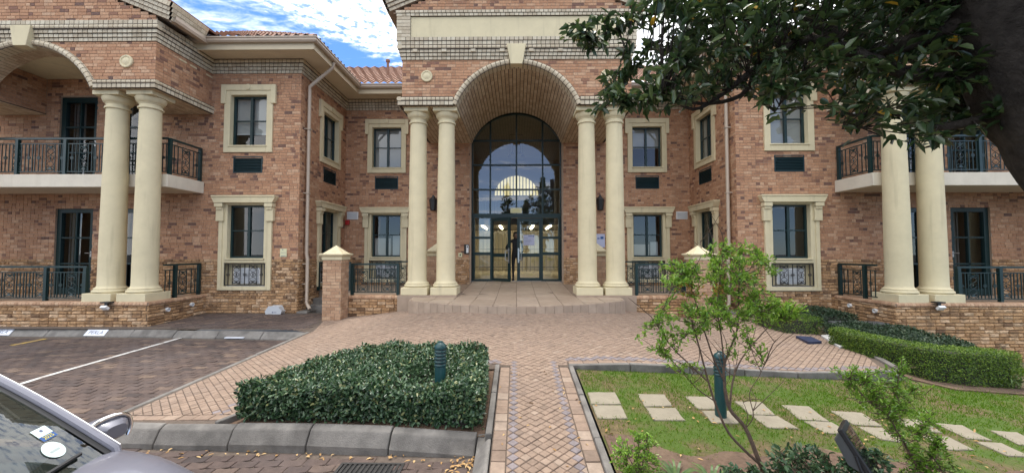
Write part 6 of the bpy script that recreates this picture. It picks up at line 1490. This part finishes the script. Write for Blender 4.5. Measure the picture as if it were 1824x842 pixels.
# ---- parked car
def car():
    B0 = atY(199, 803, 1.72); a = math.radians(8); gz_ = road_z(-2.2, .9)
    fwd = Vector((math.cos(a), -math.sin(a), 0)); lft = Vector((math.sin(a), math.cos(a), 0))
    hgt_ = B0.z-gz_                                    # pillar base above ground
    HW = .74
    org = Vector((B0.x, B0.y, gz_))-lft*HW             # ground point on the centre line under the pillar base
    F = Frame(org, fwd, lft, (0, 0, 1)); zb = hgt_
    t = thing('parked_car', 'silver grey car with licence disc on its windscreen and chrome trimmed mirror', 'car', tuple(org-fwd*1.0))
    st = [(1.12, .5, .66, .58), (1.08, .66, .74, .7), (.98, .76, .81, .78), (.8, .83, .875, .86), (.5, .855, .93, .93), (.22, .865, zb+.0, zb-.005), (0, .87, zb+.02, zb+.005), (-1.0, .875, .99, .99), (-2.0, .875, 1.0, 1.0), (-2.5, .86, 1.0, 1.0), (-2.8, .8, .95, .95), (-2.9, .66, .8, .8)]
    m = MB(); ring = []
    for x, w, zs, zc_ in st:
        half = [(w*.8, .2), (w*.97, .3), (w, .5), (w*.995, zs-.18), (w*.96, zs-.05), (w*.86, zs+(zc_-zs)*.3+.01), (w*.5, zc_+.02), (0, zc_+.03)]
        pts = half+[(-y, z) for y, z in half[-2::-1]]; ring.append([F(x, y, z) for y, z in pts])
    k = len(ring[0])
    for r_ in ring: m.v.extend(tuple(p) for p in r_)
    for i in range(len(ring)-1):
        for j in range(k-1): m.f.append((i*k+j, i*k+j+1, (i+1)*k+j+1, (i+1)*k+j)); m.r.append(0)
    m.f.append(tuple(range(k))); m.r.append(0); m.f.append(tuple((len(ring)-1)*k+j for j in range(k))[::-1]); m.r.append(0)
    body = m.build('body', 'car_paint', t, smooth=True, angle=50); ss = body.modifiers.new('s', 'SUBSURF'); ss.levels = ss.render_levels = 2
    # greenhouse
    zt = zb+.45; xb, xt = 0.0, -.86
    def ws(u, v):            # u -1..1 across, v 0 base..1 top
        wy = (HW-.0)*(1-v)+.6*v; x = xb+(xt-xb)*v+.22*(1-u*u)*(1-.25*v); z = zb+(zt-zb)*(v+.06*math.sin(PI*v))+.035*(1-u*u)*v
        return F(x, wy*u, z)
    g = MB(); n_ = 16
    for i in range(n_+1):
        for j in range(n_+1): g.v.append(tuple(ws(-1+2*i/n_, j/n_)))
    for i in range(n_):
        for j in range(n_): q = i*(n_+1)+j; g.f.append((q, q+1, q+n_+2, q+n_+1)); g.r.append(0)
    wsc = g.build('windscreen', 'glass_car', t, smooth=True)
    for s in (-1, 1):
        P = [ws(s, j/10) for j in range(11)]; off = lft*s*.014+Vector((0, 0, .006)); p_ = MB(); p_.tube([F(.03, s*.75, zb-.05)]+[q+off for q in P]+[F(-1.6, s*.6, zt+.04), F(-2.3, s*.58, zt-.02), F(-2.75, s*.62, 1.02)], [.014]+[.019]*11+[.03, .03, .035], 10); p_.build('pillar', 'car_paint', t, smooth=True)
        c_ = MB(); off = lft*s*.032+Vector((0, 0, .012)); c_.tube([q+off for q in P], .006, 6); c_.build('drip_rail', 'chrome', t, smooth=True)
        rb_ = MB()
        for j in range(10):
            b0, b1 = P[j], P[j+1]; i0, i1 = ws(s*.955, j/10), ws(s*.955, (j+1)/10); rb_.quad(b0+Vector((0, 0, .004)), b1+Vector((0, 0, .004)), i1+Vector((0, 0, .004)), i0+Vector((0, 0, .004)))
        rb_.build('screen_seal', 'black_plastic', wsc)
        sw = MB(); sw.add([F(-.05, s*.79, zb+.0), F(-1.15, s*.81, 1.0), F(-1.15, s*.64, zt+.03), F(-.8, s*.635, zt)], [(0, 1, 2, 3)]); sw.build('side_window', 'glass_car', t)
        sw = MB(); sw.add([F(-1.22, s*.81, 1.0), F(-2.1, s*.8, 1.0), F(-2.0, s*.62, zt), F(-1.22, s*.64, zt+.03)], [(0, 1, 2, 3)]); sw.build('side_window', 'glass_car', t)
    rf = MB()
    xs = [-.86+.16, -1.1, -1.6, -2.1, -2.45]
    for i, x in enumerate(xs):
        for j in range(9):
            u = -1+j/4; w = .6-.0*i; rf.v.append(tuple(F(x+(.0 if i else (-.16*u*u)), w*u, zt+.045*(1-u*u)+[.0, .035, .045, .02, -.06][i])))
    for i in range(4):
        for j in range(8): q = i*9+j; rf.f.append((q, q+1, q+10, q+9)); rf.r.append(0)
    rf.build('roof', 'car_paint', t, smooth=True)
    rw = MB(); rw.add([F(-2.45, -.58, zt-.06), F(-2.45, .58, zt-.06), F(-2.8, .66, 1.0), F(-2.8, -.66, 1.0)], [(0, 1, 2, 3)]); rw.build('rear_window', 'glass_car', t)
    ds = MB(); ds.add([F(.12, -.7, zb-.03), F(.12, .7, zb-.03), F(-.5, .72, zb-.06), F(-.5, -.72, zb-.06), F(-.52, .72, zb-.4), F(-.52, -.72, zb-.4)], [(0, 1, 2, 3), (3, 2, 4, 5)]); ds.build('dashboard', 'dash', t)
    st_ = MB()
    for y in (-.38, .38): st_.box(-1.35, -1.1, y-.25, y+.25, .5, zb+.12, F); st_.box(-1.3, -1.18, y-.12, y+.12, zb+.13, zb+.32, F)
    for y in (-.38, .38):
        s1 = MB(); s1.box(-1.35, -1.1, y-.25, y+.25, .5, zb+.12, F); s1.box(-1.3, -1.18, y-.12, y+.12, zb+.12, zb+.32, F); s1.build('seat', 'dash', t, bevel=.05)
    # wing mirrors
    for s in (-1, 1):
        cm = atY(177, 767, F(-.25, HW+.2, 0).y); c = F((cm-org).dot(fwd), s*(HW+.2), cm.z-gz_); mm = MB(); K = .8
        rows = []
        for i in range(9):
            q = i/8; xx = (.11-.2*q)*K; sc_ = K*math.sin(PI*(q*.82+.1))**.6
            rows.append([c+fwd*xx+lft*(s*(.0+.115*sc_*math.copysign(abs(math.cos(b))**.6, math.cos(b))))+Vector((0, 0, .075*sc_*math.copysign(abs(math.sin(b))**.7, math.sin(b)))) for b in [2*PI*k_/16 for k_ in range(16)]])
        for r_ in rows: mm.v.extend(tuple(p) for p in r_)
        for i in range(8):
            for j in range(16): mm.f.append((i*16+j, i*16+(j+1) % 16, (i+1)*16+(j+1) % 16, (i+1)*16+j)); mm.r.append(0)
        mm.f.append(tuple(range(16))); mm.r.append(0)
        mo = mm.build('wing_mirror', 'car_paint', t, smooth=True)
        cb = MB(); stem(cb, [c+lft*(s*q_*K)+Vector((0, 0, z_*K*1.08))+fwd*.045 for q_, z_ in ((-.11, .05), (-.05, .074), (.04, .076), (.1, .05), (.118, -.01), (.1, -.065))], .011, .009, 10); cb.build('trim', 'chrome', mo, smooth=True)
        ba = MB(); ba.tube([F((cm-org).dot(fwd), s*(HW+.06), cm.z-gz_-.1), F((cm-org).dot(fwd), s*(HW+.12), cm.z-gz_-.09), c+Vector((0, 0, -.03))], [.03, .025, .02], 8); ba.build('bracket', 'black_plastic', mo, smooth=True)
        MB().add([tuple(p-fwd*.004) for p in rows[-1]], [tuple(range(16))]).build('mirror_glass', 'mirror_glass', mo)
        for xw in (.55, -2.05):
            ax = lambda p: fwd*p.x+Vector((0, 0, 1))*p.y+lft*(s*p.z); w_ = MB(); w_.lathe([(.2, -.1), (.29, -.1), (.315, -.07), (.315, .06), (.29, .09), (.21, .09)], F(xw, s*.76, .315), 28, axis=ax); wo = w_.build('wheel', 'tyre', t, smooth=True); w_ = MB(); w_.lathe([(.2, .05), (.21, .085), (.19, .075), (.06, .06), (.05, .07), (.01, .07)], F(xw, s*.76, .315), 20, axis=ax); w_.build('rim', 'steel', wo, smooth=True)
        hl = MB(); hl.add([F(1.0, s*.74, .7), F(1.115, s*.52, .64), F(1.11, s*.5, .55), F(1.03, s*.74, .58)], [(0, 1, 2, 3)]); hl.build('headlight', 'chrome', t)
    ft = MB()
    for i in range(24):
        for v0, v1 in ((0, .11),):
            a_, b_ = -1+2*i/24, -1+2*(i+1)/24; k0, k1 = v1*(1+1.1*abs(a_)**6), v1*(1+1.1*abs(b_)**6); e_ = Vector((0, 0, -.004)); ft.quad(ws(a_, v0)+e_, ws(b_, v0)+e_, ws(b_, k1)+e_, ws(a_, k0)+e_)
    ft.build('screen_band', 'black_plastic', wsc)
    # wiper
    wp = MB(); wp.tube([ws(.1, .03)+Vector((0, 0, .02)), ws(.45, .05)+Vector((0, 0, .018)), ws(.85, .06)+Vector((0, 0, .015))], .008, 6); wp.build('wiper', 'black_plastic', t)
    # stickers on the inside of the glass, placed where the view ray meets the screen
    def hit(px, py):
        r_ = ray(px, py); best = None; o_ = Vector((0, 0, EYE))
        for i in range(-60, 61):
            for j in range(0, 61):
                p = ws(i/60, j/60); q = proj(p); d = (q[0]-px)**2+(q[1]-py)**2
                if best is None or d < best[0]: best = (d, i/60, j/60)
        return best[1], best[2]
    u, v = hit(93, 801); c = ws(u, v); du = (ws(u+.02, v)-ws(u-.02, v)).normalized(); dv = (ws(u, v+.02)-ws(u, v-.02)).normalized(); nn_ = du.cross(dv); nn_ = nn_ if nn_.z > 0 else -nn_
    # the paper follows the glass: rotate so text reads along the pillar
    fr = Frame(c+nn_*.003, -du if False else (-lft).normalized(), nn_, dv); fr.u = du; fr.z = dv
    d_ = MB(); d_.add([fr(.043*math.cos(q), 0, .043*math.sin(q)) for q in lin(0, 2*PI, 28)[:-1]], [tuple(range(28))]); d_.build('licence_disc', 'disc_paper', wsc)
    MB().quad(fr(-.022, .001, -.012), fr(.022, .001, -.012), fr(.022, .001, -.001), fr(-.022, .001, -.001)).build('disc_print', 'disc_grey', wsc)
    u, v = hit(77, 775); c = ws(u, v); fr2 = Frame(c+nn_*.003, du, nn_, dv)
    MB().quad(fr2(-.034, 0, -.008), fr2(.034, 0, -.008), fr2(.034, 0, .036), fr2(-.034, 0, .036)).build('permit', 'disc_paper', wsc); MB().quad(fr2(-.034, 0, -.034), fr2(.034, 0, -.034), fr2(.034, 0, -.0085), fr2(-.034, 0, -.0085)).build('permit_band', 'sign_blue', wsc)
    MB().add([fr2(.007*math.cos(q), .001, .018+.007*math.sin(q)) for q in lin(0, 2*PI, 12)[:-1]], [tuple(range(12))]).build('permit_emblem', 'sign_ink', wsc)
    text_on('2025', .024, fr2, 0, .001, -.021, 'sign_yellow_ink', wsc)
    return t
car()
